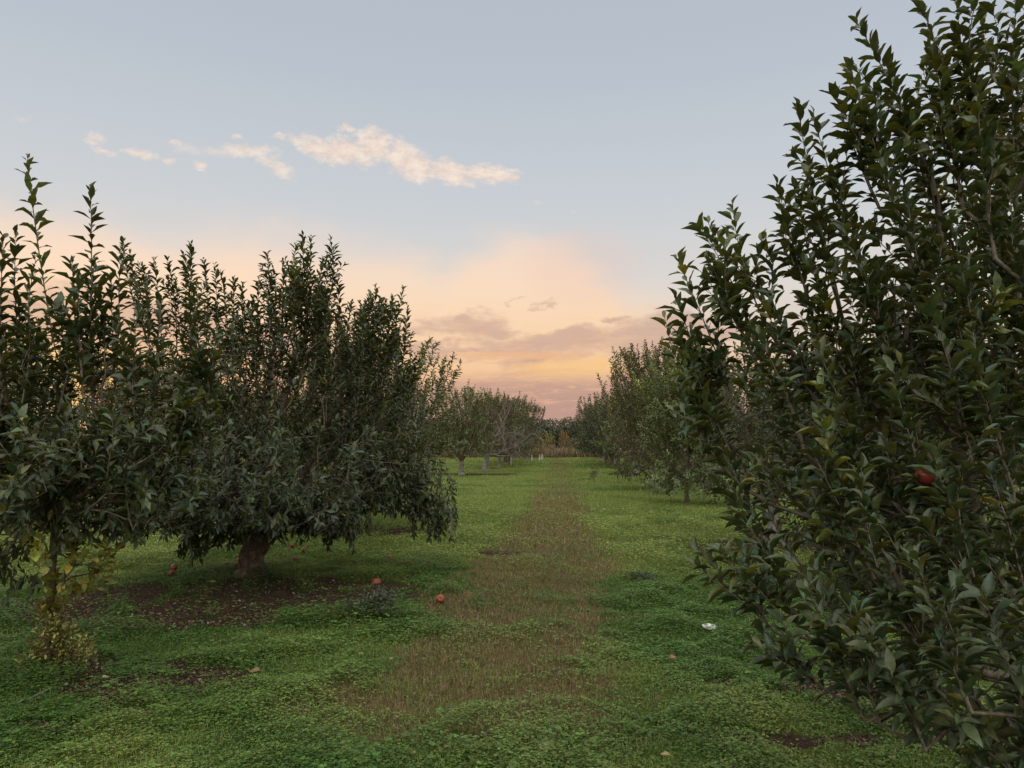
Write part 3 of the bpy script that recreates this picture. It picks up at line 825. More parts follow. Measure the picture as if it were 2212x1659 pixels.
# ---- trees in the rows behind: own crowns for the middle ones, copies for the far ones
def row_tree(seed, x, y, h, rad, label, group, n=420, lod=2, leaf=0.08, sp=0.03, wash=None, base=GREEN, low=0.55, tr=0.09, upf=1.0, spikes=30, lean=(0, 0), dens=1.0, root=None, name='apple_tree', thin=1.0, yellow=0.015):
    b = np.array([x, y, 0.0])
    T = start_tree(seed, b, 0.62, lean, tr, tr * 0.85, 0.03)
    rs = T.rs
    for k in range(6):
        a = k * 1.05 + rs.uniform(-.3, .3)
        o = np.array([math.cos(a), math.sin(a), 0])
        T.chain([b + o * rad * .35 + np.array([0, 0, h * .36]), b + o * rad * .62 + np.array([0, 0, h * .62])], T.fork, tr * .5, 0.018, 0.14, 0.01)
    c = b + np.array([lean[0], lean[1], 0])
    blobs = []
    for k in range(5):
        a = k * 1.256 + rs.uniform(-.4, .4); q = rs.uniform(.3, .48) * rad
        blobs.append((c + np.array([math.cos(a) * q, math.sin(a) * q, h * rs.uniform(.45, .55)]), np.array([rad * .58, rad * .58, h * rs.uniform(.26, .36)]), upf))
    blobs.append((c + np.array([0, 0, h * .6]), np.array([rad * .55, rad * .55, h * .32]), upf))
    for k in range(5):
        a = k * 1.256 + rs.uniform(-.5, .5); q = .6 * rad
        blobs.append((c + np.array([math.cos(a) * q, math.sin(a) * q, low + .22 * h * .5]), np.array([rad * .42, rad * .42, h * .11]), .1))
    T.fill(blobs, int(n * 1.7), c + np.array([0, 0, h * .4]), 0.95, 0.5, (0.25, 0.55), leaf * 1.1, sp * .8, 0.15, low * .8)
    spikes = int(spikes * 1.5)
    for k in range(spikes):
        a = rs.uniform(0, 6.28); q = rad * math.sqrt(rs.uniform(0, .8))
        top = h * (1.0 - 0.22 * (q / rad) ** 2) * rs.uniform(.86, 1.0)
        p = c + np.array([math.cos(a) * q, math.sin(a) * q, 0])
        ll = rs.uniform(.5, 1.1); lo_ = .06 + .22 * q / rad
        t = p + np.array([math.cos(a) * lo_, math.sin(a) * lo_, top]) + np.append(rs.normal(0, .08, 2), 0)
        bb = p + np.array([0, 0, top - ll])
        T.shoot(bb, t, leaf * 1.1, sp * .7, .1, .02)
        for j in range(2):
            f = rs.uniform(.1, .6); o = norm(t - bb) + rs.normal(0, .35, 3)
            T.shoot(bb + (t - bb) * f, bb + (t - bb) * f + norm(o) * rs.uniform(.15, .35), leaf, sp * .8, .1)
    T.connect()
    return finish_tree(T, name, b, label, lod=lod, base=base, wash=wash, group=group, thin=thin, thick=.02, yellow=yellow, root=root)

LG, RG = 'apple trees of the left row', 'apple trees of the right row'
G_LIGHT = np.array([0.085, 0.115, 0.045]); G_OLIVE = np.array([0.085, 0.095, 0.045]); G_RUST = np.array([0.10, 0.075, 0.05])
row_tree(51, -3.6, 12.6, 3.8, 2.05, 'lighter green apple tree just behind the big dark tree', LG, 720, 2, .075, .025, base=G_LIGHT * .85)
row_tree(52, -3.75, 16.4, 3.2, 1.35, 'apple tree with whitewashed trunk glimpsed under the big dark tree', LG, 300, 1, .08, .032, wash=.55)
row_tree(53, 3.55, 8.2, 2.9, 1.45, 'dark low apple tree right behind the near right tree', RG, 520, 2, .07, .027, base=GREEN * .7, low=.35)
row_tree(54, 3.3, 11.8, 3.3, 1.5, 'apple tree with whitewashed trunk behind the near right tree', RG, 380, 2, .075, .03, wash=.6)
row_tree(55, 3.25, 19.0, 3.9, 1.45, 'slender pale green apple tree with thin bare trunk at the right row', RG, 760, 1, .092, .03, base=G_LIGHT * np.array([1.25, 1.3, 1.4]), tr=.055, spikes=50, low=.2)
row_tree(56, 3.4, 24.8, 5.2, 2.05, 'tallest spiky apple tree of the right row, olive and rust topped', RG, 820, 1, .10, .032, base=G_OLIVE, tr=.07, spikes=70, low=.25)

# prototypes for the distance
protA = row_tree(61, -4.7, 35.8, 4.7, 2.1, 'apple tree with whitewashed trunk on a patch of bare red soil', LG, 620, 1, .115, .045, wash=.64, base=np.array([.088, .115, .042]), tr=.12, spikes=40, low=.9)
protB = row_tree(62, 3.6, 46.0, 5.0, 2.9, 'broad dark apple tree with two dark trunks at the right row', RG, 980, 1, .13, .05, base=GREEN * .8, tr=.17, spikes=30, low=.8)
protC = row_tree(63, -4.3, 44.5, 4.9, 1.9, 'rusty brown leaved apple tree behind the bare one', LG, 480, 1, .115, .045, wash=.6, base=G_RUST * .9, tr=.12, spikes=50, low=.8)
protD = row_tree(64, -3.5, 53.0, 5.3, 2.6, 'tall olive apple tree with a crown of thin spires at the left row', LG, 700, 1, .125, .05, base=G_OLIVE * .9, tr=.13, spikes=90, low=.6, dens=1)
far = [(protA, -3.9, 48.5, 1.0, 'small pale apple tree between the rusty tree and the spired tree', LG), (protB, -4.2, 58.5, .85, 'dark apple tree next behind the spired one in the left row', LG),
       (protD, -4.2, 63.5, .85, 'apple tree far down the left row, third from its end', LG), (protA, -4.3, 69, 1.0, 'apple tree far down the left row, second from its end', LG), (protD, -4.5, 75, .85, 'last apple tree at the far end of the left row', LG),
       (protC, 3.7, 30.0, 1.0, 'rusty topped apple tree just behind the tallest one at right', RG),
       (protA, 3.8, 37.5, 1.05, 'apple tree at right whose whitewashed trunk has a dark hollow', RG), (protB, 3.6, 51.5, 1.0, 'dark apple tree next behind the broad one in the right row', RG), (protD, 3.6, 57, .95, 'apple tree far down the right row, fourth from its end', RG),
       (protB, 4.0, 62.5, .92, 'apple tree far down the right row, third from its end', RG), (protA, 4.1, 68.5, 1.05, 'apple tree far down the right row, second from its end', RG), (protB, 4.3, 75, .9, 'last apple tree at the far end of the right row', RG)]
rs0 = np.random.RandomState(3)
for p, x, y, s, lab, g in far:
    dup(p, (x, y, 0), rs0.uniform(0, 6.28), (s, s, s * rs0.uniform(.93, 1.05)), lab, g)
k = 0
for side, ys in ((-1, (5.5, 10, 14.5, 19, 23.5, 28.5, 34, 40, 46, 53, 61, 70)), (1, (9, 13.5, 18, 22.5, 27.5, 33, 39, 46, 54, 63, 72))):
    for y in ys:
        p = (protA, protD, protB, protC)[k % 4]; k += 1
        s = rs0.uniform(.72, .9)
        dup(p, (side * (11.6 + rs0.uniform(-.3, .3)), y, 0), rs0.uniform(0, 6.28), (s, s, s),
            'apple tree of the next row beyond the left row' if side < 0 else 'apple tree of the next row beyond the right row',
            'apple trees of the next row to the left' if side < 0 else 'apple trees of the next row to the right')

# ---- the bare tree
def bare_tree():
    b = np.array([-4.0, 40.0, 0.0])
    T = start_tree(71, b, 0.9, (0.15, 0), 0.14, 0.12, 0.05)
    T2 = T; rs = T.rs
    def br(par, d, L, r, lev):
        p = T.pos[par]; pts = []; q = p.copy(); dd = d.copy()
        for k in range(4):
            dd = norm(dd + rs.normal(0, .28, 3) + np.array([0, 0, -.04 if lev < 2 else .05])); q = q + dd * L / 4; pts.append(q.copy())
        ids = T.chain(pts, par, r, r * .35, .12, .01)
        T.w[ids[-1]] = 1
        if lev < 3:
            for k in range(5 if lev == 0 else 4):
                i = ids[int(len(ids) * rs.uniform(.3, .98))]
                dn = norm(dd + rs.normal(0, .75, 3) + np.array([0, 0, .2])); br(i, dn, L * rs.uniform(.4, .62), r * .5, lev + 1)
    for k, (dx_, dz_, L) in enumerate(((1.2, .35, 2.6), (1.0, .6, 2.4), (.8, 1.0, 2.4), (.2, 1.2, 2.3), (-.7, .8, 2.0), (.6, .3, 2.0), (1.2, .15, 2.2))):
        br(T.fork, norm(np.array([dx_, rs.uniform(-.8, .5), dz_])), L, .055, 0)
    T.finish_radii()
    finish_tree(T, 'dead_apple_tree', b, 'leafless dead apple tree with pale crooked branches in the left row', 'apple tree', None, foliage=False, wash=.7, bark=M_DEAD)
bare_tree()

# ------------------------------------------------------------------ distant wood, shrubs and weeds at the end of the rows
def clump_crown(rs, blobs, n, size, base, var=.3):
    P = []; N = []
    vol = np.array([r[0] * r[1] * r[2] for c, r in blobs]) ** .67; vol /= vol.sum()
    for (c, r), f in zip(blobs, vol):
        m_ = int(n * f) + 1
        d = norm(rs.normal(size=(m_, 3))); q = rs.uniform(.75, 1.06, m_)[:, None]
        P.append(c + d * r * q); N.append(d + rs.normal(0, .5, (m_, 3)))
    P = np.concatenate(P); N = np.concatenate(N); A = rs.normal(size=P.shape)
    V_, F, k = leaves(P, A, N, rs.uniform(.6, 1.3, len(P)) * size, rs.uniform(.1, .4, len(P)), rs.uniform(0, .6, len(P)), 1, 1.6, rs)
    return V_, F, np.repeat(leaf_cols(rs, len(P), base, var, 0), k, 0)

def wood_tree(seed, base, label):
    rs = np.random.RandomState(seed)
    r = empty('broadleaf_tree', (0, 0, 0), label, 'tree', 'trees of the distant wood')
    T = start_tree(seed, (0, 0, 0), 2.2, (0, 0), .3, .24, .1)
    blobs = []
    for k in range(13):
        a = rs.uniform(0, 6.28); q = rs.uniform(0, 2.6)
        blobs.append((np.array([math.cos(a) * q, math.sin(a) * q, rs.uniform(2.2, 6.2) - q * .3]), np.array([1, 1, .8]) * rs.uniform(1.1, 1.9)))
    for c, rr in blobs[:7]: T.chain([np.array([c[0] * .4, c[1] * .4, 3.0]), c], T.fork, .12, .03, .4, .03)
    T.finish_radii()
    V_, F = T.wood([i for i in range(len(T.P)) if i in T.trunk_ids], 8, .1); mesh_np('trunk', V_, F, M_BARK, None, True, r)
    V_, F = T.wood([i for i in range(len(T.P)) if i not in T.trunk_ids], 5); mesh_np('branches', V_, F, M_BARK, None, True, r)
    for k in range(7):
        a = k * .9; blobs.append((np.array([math.cos(a) * 1.9, math.sin(a) * 1.9, rs.uniform(.8, 1.6)]), np.array([1.3, 1.3, 1.1])))
    V_, F, c = clump_crown(rs, blobs, 5600, .30, base); mesh_np('crown', V_, F, M_LEAF, c, False, r)
    return r
wl = 'dark green broadleaf tree in the distant wood past the rows'
wp = [wood_tree(81, np.array([.050, .062, .035]), wl), wood_tree(82, np.array([.042, .058, .034]), wl), wood_tree(83, np.array([.066, .066, .036]), wl)]
rs1 = np.random.RandomState(8)
first = [True] * 3
for k in range(60):
    row = k % 3
    x = -74 + k * 2.5 + rs1.uniform(-1, 1); y = 142 + row * 9 + rs1.uniform(-3, 3)
    s = rs1.uniform(.86, 1.04)
    i = k % 3
    if first[i]:
        wp[i].location = (x, y, 0); wp[i].scale = (s, s, s); first[i] = False
    else:
        dup(wp[i], (x, y, 0), rs1.uniform(0, 6.28), (s * 1.1, s * 1.1, s))

def shrub(seed, loc, h, w, base, label, n=900, size=.09, name='shrub', yellow=0.0, cat='shrub', group=None):
    rs = np.random.RandomState(seed); loc = np.asarray(loc, float)
    r = empty(name, loc, label, cat, group)
    T = Tree(seed); T.fork = T.add((0, 0, -.05), -1, .012); T.trunk_ids = set()
    blobs = []
    for k in range(6):
        a = rs.uniform(0, 6.28); q = rs.uniform(0, .5) * w
        blobs.append((np.array([math.cos(a) * q, math.sin(a) * q, h * rs.uniform(.35, .7)]), np.array([w * .45, w * .45, h * .32]), 1.0))
    T.fill(blobs, n // 14, np.array([0, 0, 0.0]), 1.0, .5, (h * .12, h * .35), size, size * .3, 0, .02)
    T.connect()
    V1, F1 = T.wood(range(len(T.P)), 4); mesh_np('stems', V1, F1, M_TWIG, None, False, r)
    V_, F, c, n_ = T.leafarr(1, base, yellow, var=.45); mesh_np('foliage', V_, F, M_LEAF, c, False, r)
    return r
p = at(1185, 935, 88); shrub(91, (p[0], 88, 0), 3.3, 1.7, np.array([.22, .21, .05]), 'yellow green autumn shrub at the far end of the grass lane', 1500, .14)
p = at(1216, 940, 90); shrub(92, (p[0], 90, 0), 3.4, 1.1, np.array([.20, .13, .05]), 'orange autumn shrub at the far end of the grass lane', 1200, .14)
p = at(1236, 940, 89); shrub(93, (p[0], 89, 0), 3.2, 1.6, np.array([.10, .10, .045]), 'olive shrub right of the orange shrub at the lane end', 1300, .14)
for k_, (px_, h_, w_, col_) in enumerate([(1172, 2.0, 1.8, (.16, .12, .07)), (1200, 1.9, 1.7, (.17, .12, .08)), (1226, 2.1, 1.8, (.15, .12, .07)), (1252, 2.2, 1.9, (.12, .11, .06))]):
    p = at(px_, 960, 86); shrub(110 + k_, (p[0], 86, 0), h_, w_ * 1.3, np.array(col_), ['low brownish shrub under the far left shrub of the lane end', 'low brownish shrub in front of the yellow one', 'low brownish shrub in front of the orange one', 'low olive brown shrub at the right of the lane end'][k_], 1300, .12, group='low shrubs closing the lane')
p = at(1160, 940, 89); shrub(94, (p[0], 90, 0), 3.8, 1.8, np.array([.09, .10, .045]), 'olive shrub left of the yellow shrub at the lane end', 1300, .14)
shrub(95, gp(1283, 1042), .62, .34, np.array([.11, .10, .06]), 'lone grey green weed bush standing on the lane at right', 800, .035, 'weed_bush', cat='weed')
shrub(96, gp(795, 1335), .26, .42, np.array([.055, .075, .05]), 'dark grey green weed clump near the two red fallen apples', 2400, .035, 'weed_clump', cat='weed')
shrub(97, gp(1387, 1256), .12, .26, np.array([.05, .07, .04]), 'dark low weed clump on the grass right of the dry strip', 900, .03, 'weed_clump', cat='weed')
shrub(98, gp(905, 1130), .12, .2, np.array([.08, .12, .04]), 'small green weed tuft just right of the drooping branches', 500, .03, 'weed_clump', cat='weed')

# ------------------------------------------------------------------ ground cover
def scatter(rs, n, y0, y1, xl=lambda y: -(.75 * y + .8), xr=lambda y: .66 * y + .8):
    u = rs.random(n); y = np.sqrt(y0 ** 2 + u * (y1 ** 2 - y0 ** 2))
    x = xl(y) + rs.random(n) * (xr(y) - xl(y))
    return x, y

def clover(rs, n, y0, y1, scale, big=False):
    x, y = scatter(rs, n, y0, y1)
    s, d, l = fields(x, y)
    pat = fbm(x * 2.2, y * 2.2, 77, 4)
    keep = rs.random(n) < np.clip((1 - s * .93) * (1 - d * .93) * (0.25 + 1.5 * sm(pat, .35, .6)), 0, 1)
    if big: keep &= (fbm(x * 1.4 + 9, y * 1.4, 301, 4) > .55) & (rs.random(n) < .6)
    x, y, l, pat = x[keep], y[keep], l[keep], pat[keep]; n = len(x)
    h = (0.010 + 0.085 * sm(pat, .38, .72) * rs.random(n) ** .6) * scale
    P0 = np.stack([x, y, ground_h(x, y) + h], -1)
    th = rs.uniform(0, 6.28, n); N0 = norm(np.stack([rs.normal(0, .3, n), rs.normal(-.05, .3, n), np.ones(n)], -1))
    sz = rs.uniform(.0055, .012, n) * scale
    P, A, N, S = [], [], [], []
    for k in range(3):
        a = th + k * 2.094
        ax = np.stack([np.cos(a), np.sin(a), rs.uniform(-.1, .35, n)], -1)
        P.append(P0); A.append(ax); N.append(N0); S.append(sz)
    P, A, N, S = map(np.concatenate, (P, A, N, S))
    V_, F, k = leaves(P, A, N, S, rs.uniform(-.2, .2, len(P)), rs.uniform(0, .5, len(P)), 1, 1.75, rs)
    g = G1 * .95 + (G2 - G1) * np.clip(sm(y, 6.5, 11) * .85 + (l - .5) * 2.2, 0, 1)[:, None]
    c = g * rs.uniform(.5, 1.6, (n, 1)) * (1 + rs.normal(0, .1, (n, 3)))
    if big: c = c * np.array([.8, .88, .9])
    yl = rs.random(n) < .02; c[yl] = [.2, .17, .05]
    return V_, F, np.repeat(np.tile(np.clip(c, 0, 1), (3, 1)), k, 0)

def blades(rs, n, y0, y1, hgt, wid, mode='all', x=None, y=None, col=None, zfun=ground_h):
    if x is None:
        x, y = scatter(rs, n, y0, y1)
        s, d, l = fields(x, y)
        keep = rs.random(n) < np.clip((1 - s * 1.05) * (.35 + .65 * d + .35 * l), 0, 1)
        x, y, d, l = x[keep], y[keep], d[keep], l[keep]
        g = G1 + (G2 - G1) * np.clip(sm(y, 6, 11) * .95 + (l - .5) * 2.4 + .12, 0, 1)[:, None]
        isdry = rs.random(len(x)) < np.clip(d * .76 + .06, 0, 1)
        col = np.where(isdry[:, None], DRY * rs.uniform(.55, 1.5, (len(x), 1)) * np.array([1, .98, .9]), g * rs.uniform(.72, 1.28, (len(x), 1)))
    n = len(x)
    a = rs.uniform(0, 6.28, n); lean = rs.uniform(.2, 1.5, n)
    H = hgt * rs.uniform(.35, 1.15, n) * (.7 + .6 * fbm(x * 3, y * 3, 55, 2))
    b = np.stack([x, y, zfun(x, y) - .004], -1)
    o = np.stack([np.cos(a), np.sin(a), np.zeros(n)], -1); side = np.stack([-np.sin(a), np.cos(a), np.zeros(n)], -1) 
    tw = rs.uniform(-1, 1, n)[:, None]; side = norm(side + o * tw)
    w = (wid * rs.uniform(.6, 1.4, n))[:, None] * .5
    m1 = b + (o * (lean * .25)[:, None] + np.array([0, 0, .6])) * H[:, None]
    t = b + (o * (lean * .8)[:, None] + np.array([0, 0, .85]) - np.array([0, 0, .3]) * (lean[:, None] / 1.5)) * H[:, None]
    V_ = np.stack([b - side * w, b + side * w, m1 + side * w * .8, m1 - side * w * .8, t], 1).reshape(-1, 3)
    base = (np.arange(n) * 5)[:, None]
    return V_, [base + np.array([[4, 3, 2]]), base + np.array([[0, 1, 2, 3]])], np.repeat(np.clip(col, 0, 1), 5, 0)

def merge(parts):
    V_ = []; T3 = []; Q = []; Cc = []; n = 0
    for v, F, c in parts:
        V_.append(v); Cc.append(c)
        for f in F: (T3 if f.shape[1] == 3 else Q).append(f + n)
        n += len(v)
    F = []
    if T3: F.append(np.concatenate(T3))
    if Q: F.append(np.concatenate(Q))
    return np.concatenate(V_), F, np.concatenate(Cc)

rs = np.random.RandomState(100)
V_, F, c = merge([clover(rs, 230000, 2.6, 5.5, 1.0), clover(rs, 210000, 5.5, 9.5, 1.35), clover(rs, 130000, 9.5, 17, 2.0), clover(rs, 22000, 2.6, 6.5, 2.1, True), clover(rs, 12000, 6, 10, 2.6, True)])
tag(mesh_np('clover', V_, F, M_GRASS, c, False), 'low clover and weeds covering the orchard floor', 'clover', kind='stuff')
V_, F, c = merge([blades(rs, 150000, 2.6, 5.5, .055, .0028), blades(rs, 170000, 5.5, 10, .06, .004), blades(rs, 190000, 10, 20, .065, .008), blades(rs, 240000, 20, 44, .08, .012), blades(rs, 150000, 44, 90, .12, .026)])
tag(mesh_np('grass', V_, F, M_GRASS, c, False), 'short green and dry brown grass of the orchard lane', 'grass', kind='stuff')
# dead leaves and crumbs lying on the bare soil
def litter(rs, n, y0, y1):
    x, y = scatter(rs, n, y0, y1); s_, d_, l_ = fields(x, y)
    k_ = rs.random(n) < np.clip(s_ * 1.0 + .02, 0, 1); x, y = x[k_], y[k_]; n = len(x)
    th = rs.uniform(0, 6.28, n)
    A = np.stack([np.cos(th), np.sin(th), rs.normal(0, .25, n)], -1); N = np.stack([rs.normal(0, .5, n), rs.normal(0, .5, n), np.ones(n)], -1)
    V_, F, k = leaves(np.stack([x, y, ground_h(x, y) + .006 + rs.uniform(0, .012, n)], -1), A, N, rs.uniform(.008, .042, n) * rs.uniform(.3, 1, n), rs.uniform(-.4, .6, n), rs.uniform(-.4, .9, n), 1, 1.5, rs)
    c = np.array([.10, .062, .04]) * rs.uniform(.3, 1.8, (n, 1)) * (1 + rs.normal(0, .1, (n, 3)))
    g_ = rs.random(n) < .05; c[g_] = [.3, .27, .2]
    return V_, F, np.repeat(np.clip(c, 0, 1), k, 0)
V_, F, c = merge([litter(rs, 60000, 2.8, 7), litter(rs, 60000, 7, 14)])
tag(mesh_np('leaf_litter', V_, F, M_GRASS, c, False), 'dead leaves and crumbs scattered over the bare soil', 'leaf litter', kind='stuff')
n = 26000
x = rs.uniform(-26, 26, n); y = 79.5 + rs.random(n) ** 1.3 * 16 + 1.5 * np.sin(x * .7)
ccol = np.array([.20, .155, .10]) * rs.uniform(.5, 1.3, (n, 1)) * (1 + rs.normal(0, .08, (n, 3)))
V_, F, c = blades(rs, n, 0, 0, 1.35, .05, x=x, y=y, col=ccol)
tag(mesh_np('weeds', V_, F, M_GRASS, c, False), 'tall reddish brown dry weeds at the far end of the lane', 'weeds', kind='stuff')

# ------------------------------------------------------------------ apples, litter, stakes
def lathe(prof, seg=20, squash=None):
    ang = np.arange(seg) * 2 * math.pi / seg
    V_ = np.array([[r * math.cos(a), r * math.sin(a), z] for r, z in prof for a in ang])
    F = [[i * seg + j, i * seg + (j + 1) % seg, (i + 1) * seg + (j + 1) % seg, (i + 1) * seg + j] for i in range(len(prof) - 1) for j in range(seg)]
    return V_, [np.array(F)]

def apple(loc, rx, rz, label, group, r=.039, hang=False, squash=1.0):
    loc = np.asarray(loc, float)
    o = empty('apple', loc, label, 'apple', group)
    prof = []
    for k in range(17):
        t = k / 16 * math.pi
        rr = math.sin(t) * (1 + .10 * math.cos(t)); z = math.cos(t) * .88
        z -= .22 * math.exp(-(rr / .28) ** 2) * (1 if t < 1.57 else -.6)
        prof.append((max(rr, 1e-4) * r, z * r))
    V_, F = lathe(prof, 22)
    V_ *= 1 + .04 * np.sin(np.arctan2(V_[:, 1], V_[:, 0]) * 5)[:, None] * (V_[:, 2:3] < 0)
    V_[:, 0] *= squash
    b = mesh_np('skin', V_, F, M_APPLE, None, True, o)
    st = [(.0016, .6 * r), (.0014, 1.0 * r), (.0022, 1.25 * r), (.0001, 1.27 * r)]
    V_, F = lathe(st, 6); V_[:, 0] += np.maximum(0, V_[:, 2] - .6 * r) * .35
    mesh_np('stem', V_, F, M_TWIG, None, True, o)
    o.rotation_euler = (rx, .3, rz)
    return o

GA = 'fallen apples on the orchard floor'
fal = [((951, 1304), .041, 'bright red fallen apple lying alone on the grass, nearest to the lane'),
       ((840, 1205), .040, 'dark red fallen apple on the grass right of the drooping branches'),
       ((657, 1187), .038, 'fallen apple behind the trunk, right one of a pair'),
       ((631, 1179), .036, 'fallen apple behind the trunk, left one of a pair'),
       ((638, 1206), .030, 'small fallen apple right of the trunk, nearer than the pair'),
       ((489, 1221), .042, 'fallen apple leftmost of the three beside the gnarled trunk'),
       ((511, 1224), .042, 'fallen apple touching the gnarled trunk, middle of three'),
       ((519, 1209), .038, 'fallen apple touching the gnarled trunk, rear of three'),
       ((371, 1238), .034, 'small fallen apple nearer of two left of the trunk'),
       ((376, 1225), .040, 'fallen apple farther of two left of the trunk'),
       ((874, 1214), .030, 'pale rotting fallen apple beside the dark red one'),
       ((926, 1219), .030, 'small pinkish fallen apple farther from the drooping branches')]
for i, ((x_, y_), r_, lab) in enumerate(fal):
    p = gp(x_, y_ + 6); p[2] = float(ground_h(np.array([p[0]]), np.array([p[1]]))[0]) + r_ * .9 + .012
    apple(p, 1.1 + i * .7, i * 2.1, lab, GA, r_)
# broken ones
def broken(loc, label, name, seed, pieces, spread, sz, mat):
    rs = np.random.RandomState(seed); r = empty(name, loc, label, 'apple')
    for k in range(pieces):
        prof = [(math.sin(t) * sz, math.cos(t) * sz * .8) for t in np.linspace(.02, 1.75, 9)] + [(sz * .55, -.05 * sz), (.0005, .12 * sz)]
        V_, F = lathe(prof, 16)
        V_ *= 1 + .22 * (fbm(V_[:, 0] / sz * 1.5 + k * 3, V_[:, 1] / sz * 1.5 + V_[:, 2] / sz, seed, 3) - .5)[:, None] * 2
        o = mesh_np('chunk', V_, F, mat, None, True, r)
        o.location = (rs.uniform(-spread, spread), rs.uniform(-spread, spread) * .5, sz * rs.uniform(0, .25)); o.rotation_euler = (rs.uniform(-.9, .9), rs.uniform(-.9, .9), rs.uniform(0, 6))
    return r
p = gp(815, 1262); p[2] = .02; broken(p, 'broken half of a red apple lying above the dark weed clump', 'broken_apple', 3, 2, .022, .045, M_APPLE)
p = gp(1012, 1284); p[2] = .0; broken(p, 'scattered orange pieces of a crushed apple on the dry grass', 'crushed_apple', 5, 5, .065, .024, M_FLESH)
apple(at(1998, 1030, 2.66), .2, 1, 'red apple hanging among the leaves of the near right tree', 'apples hanging in the trees', .033)
apple(at(582, 897, 8.25), .2, 2, 'dim red apple hanging in the big dark tree', 'apples hanging in the trees', .042)
apple(at(262, 1178, gp(97, 1446)[1] + .12), .2, 3, 'small red apple hanging low right of the thin trunk', 'apples hanging in the trees', .026)
apple(at(512, 1172, 8.0), .2, 4, 'red apple hanging low just left of the gnarled trunk', 'apples hanging in the trees', .036)
apple(at(2152, 1562, 2.9), .2, 5, 'dark red apple hanging low at the bottom right corner', 'apples hanging in the trees', .03)

# white lid
p = gp(1534, 1366); p[2] = .045
o = empty('lid', p, 'round white plastic lid lying in the clover right of the lane', 'lid'); o.rotation_euler = (.12, .05, .4)
V_, F = lathe([(.0003, .004), (.035, .0035), (.046, .003), (.050, .007), (.056, .008), (.060, .005), (.061, -.006), (.058, -.008), (.056, 0), (.03, -.001), (.0003, -.001)], 40)
mesh_np('rim', V_, F, M_WHITE, None, True, o)

# stakes
GS = 'white stakes beside the left row'
stk = [((1104, 1004), 21, 'tallest white stake, nearest of the row of stakes'), ((1093, 997), 14, 'short white stake just left of the tallest one'), ((1149, 996), 13, 'white stake standing alone between the tallest and the far group'),
       ((1165, 994), 12, 'leftmost white stake of the far group of three'), ((1169, 993.5), 11, 'middle white stake of the far group of three'), ((1172.5, 993), 12, 'rightmost white stake of the far group of three')]
for (x_, y_), hp, lab in stk:
    p = gp(x_, y_); p[2] = 0; h = hp / 1600 * p[1]
    r = empty('stake', p, lab, 'stake', GS)
    w = .034
    V_, F = lathe([(w, -.1), (w, h * .96), (w * .75, h), (.001, h)], 4); mesh_np('post', V_, F, M_WHITE, None, False, r)
    V_, F = lathe([(w * 1.12, h * .80), (w * 1.12, h * .84)], 12); mesh_np('tie', V_, F, M_TWIG, None, False, r)
# wooden fence posts at the right row
for i, ((x_, y_), hp, lab) in enumerate([((1357, 1012), 34, 'weathered grey wooden post beside the hollow whitewashed trunk'), ((1308, 1000), 16, 'short grey wooden post at the right row, farther away')]):
    p = gp(x_, y_); p[2] = 0; h = hp / 1600 * p[1]
    r = empty('wooden_post', p, lab, 'post')
    V_, F = lathe([(.07, -.1), (.066, h * .5), (.06, h * .97), (.045, h), (.001, h)], 10); mesh_np('post', V_, F, M_DEAD, None, False, r)
    V_, F = lathe([(.075, h * .75), (.075, h * .77)], 10); mesh_np('tie', V_, F, M_TWIG, None, False, r)

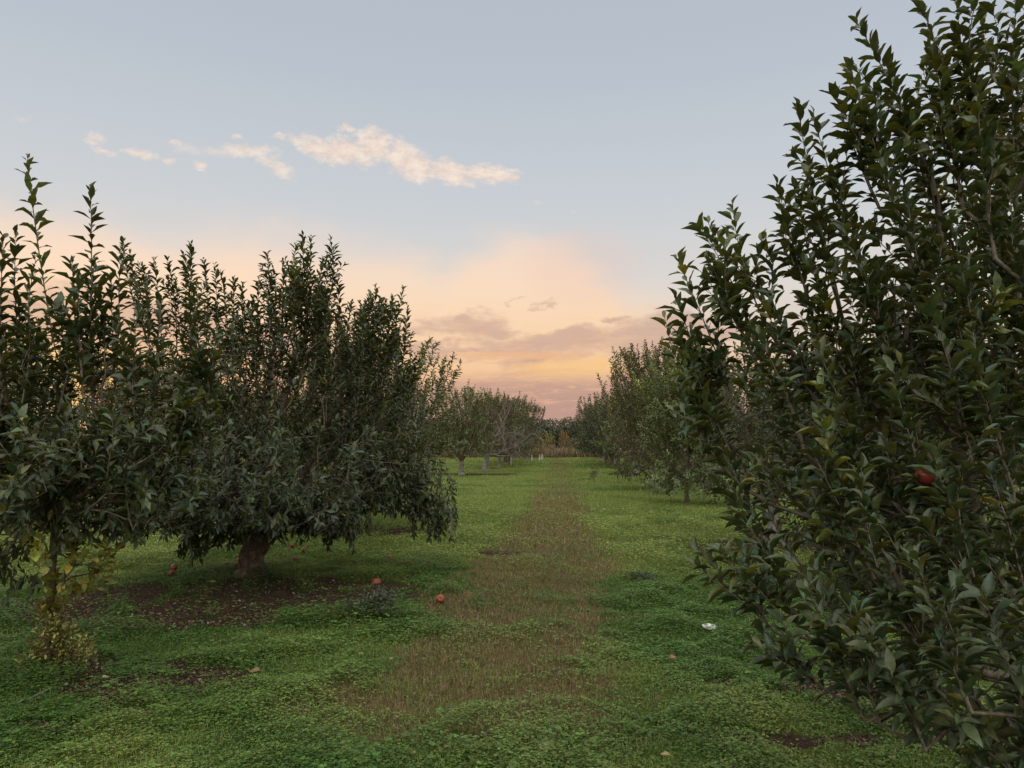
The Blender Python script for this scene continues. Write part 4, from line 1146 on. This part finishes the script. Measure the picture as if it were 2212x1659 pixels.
# fallen leaves and sticks
def fallen_leaf(px, py, size, colr, label, rz, seed):
    rs = np.random.RandomState(seed)
    p = gp(px, py); p[2] = float(ground_h(np.array([p[0]]), np.array([p[1]]))[0]) + .035
    A = np.array([[math.cos(rz), math.sin(rz), .1]]); N = np.array([[.2, -.5, 1.0]])
    V_, F, k = leaves(np.zeros((1, 3)), A, N, np.array([size]), np.array([.3]), np.array([.3]), 3, 1.2, rs)
    o = mesh_np('fallen_leaf', V_, F, M_LEAF, np.tile([colr], (len(V_), 1)), True); o.location = p
    tag(o, label, 'leaf', 'fallen leaves on the ground')
for i, (x_, y_, s_, c_, lab) in enumerate([
        (1165, 1628, .085, (.36, .30, .22), 'pale tan fallen leaf at the bottom centre of the lane'),
        (1632, 1560, .06, (.3, .19, .06), 'yellow fallen leaf at lower right near the near tree'),
        (1447, 1652, .05, (.26, .19, .06), 'yellow fallen leaf at the bottom edge right of the lane'),
        (1458, 1432, .06, (.30, .12, .05), 'rusty fallen leaf on the green right of the dry strip'),
        (1612, 1402, .06, (.36, .24, .10), 'tan curled fallen leaf just below the white lid'),
        (452, 1268, .07, (.34, .34, .14), 'pale green fallen leaf on the bare soil under the big tree'),
        (222, 1478, .07, (.38, .28, .2), 'pinkish fallen leaf on the soil patch by the young tree'),
        (560, 1462, .09, (.22, .13, .06), 'large brown fallen leaf in the clover left of centre'),
        (1432, 1275, .06, (.33, .17, .08), 'orange fallen leaf at the right edge of the dry strip'),
        (655, 1268, .06, (.3, .24, .16), 'small tan fallen leaf between trunk and broken apple')]):
    fallen_leaf(x_, y_, s_, c_, lab, i * 1.3, i)
for i, (a, b_, lab) in enumerate([((60, 1490), (165, 1470), 'dry stick lying left of the sucker shoots'), ((90, 1510), (120, 1465), 'short dry stick crossing the others at the young tree foot'), ((220, 1482), (330, 1455), 'long thin dry stick lying on the soil patch'), ((35, 1530), (85, 1505), 'thick dry stick at the left edge of the picture')]):
    A_, B_ = gp(*a), gp(*b_); T = Tree(200 + i)
    mid = (A_ + B_) / 2 + np.array([.02, .03, 0])
    ids = T.chain([A_, mid, B_], -1, .004, .002, .04, .004)
    s1 = T.chain([mid + (B_ - A_) * .25 + np.array([.03, .06, .02])], ids[len(ids) // 2], .004, .002, .04)
    T.finish_radii(); V_, F = T.wood(range(len(T.P)), 6, .1)
    V_ = V_ - A_ + np.array([0, 0, .012])
    o = mesh_np('stick', V_, F, M_DEAD, None, True); o.location = A_ + np.array([0, 0, .012]); tag(o, lab, 'stick', 'dry sticks by the young tree')
print('leaves', NLEAF[0])
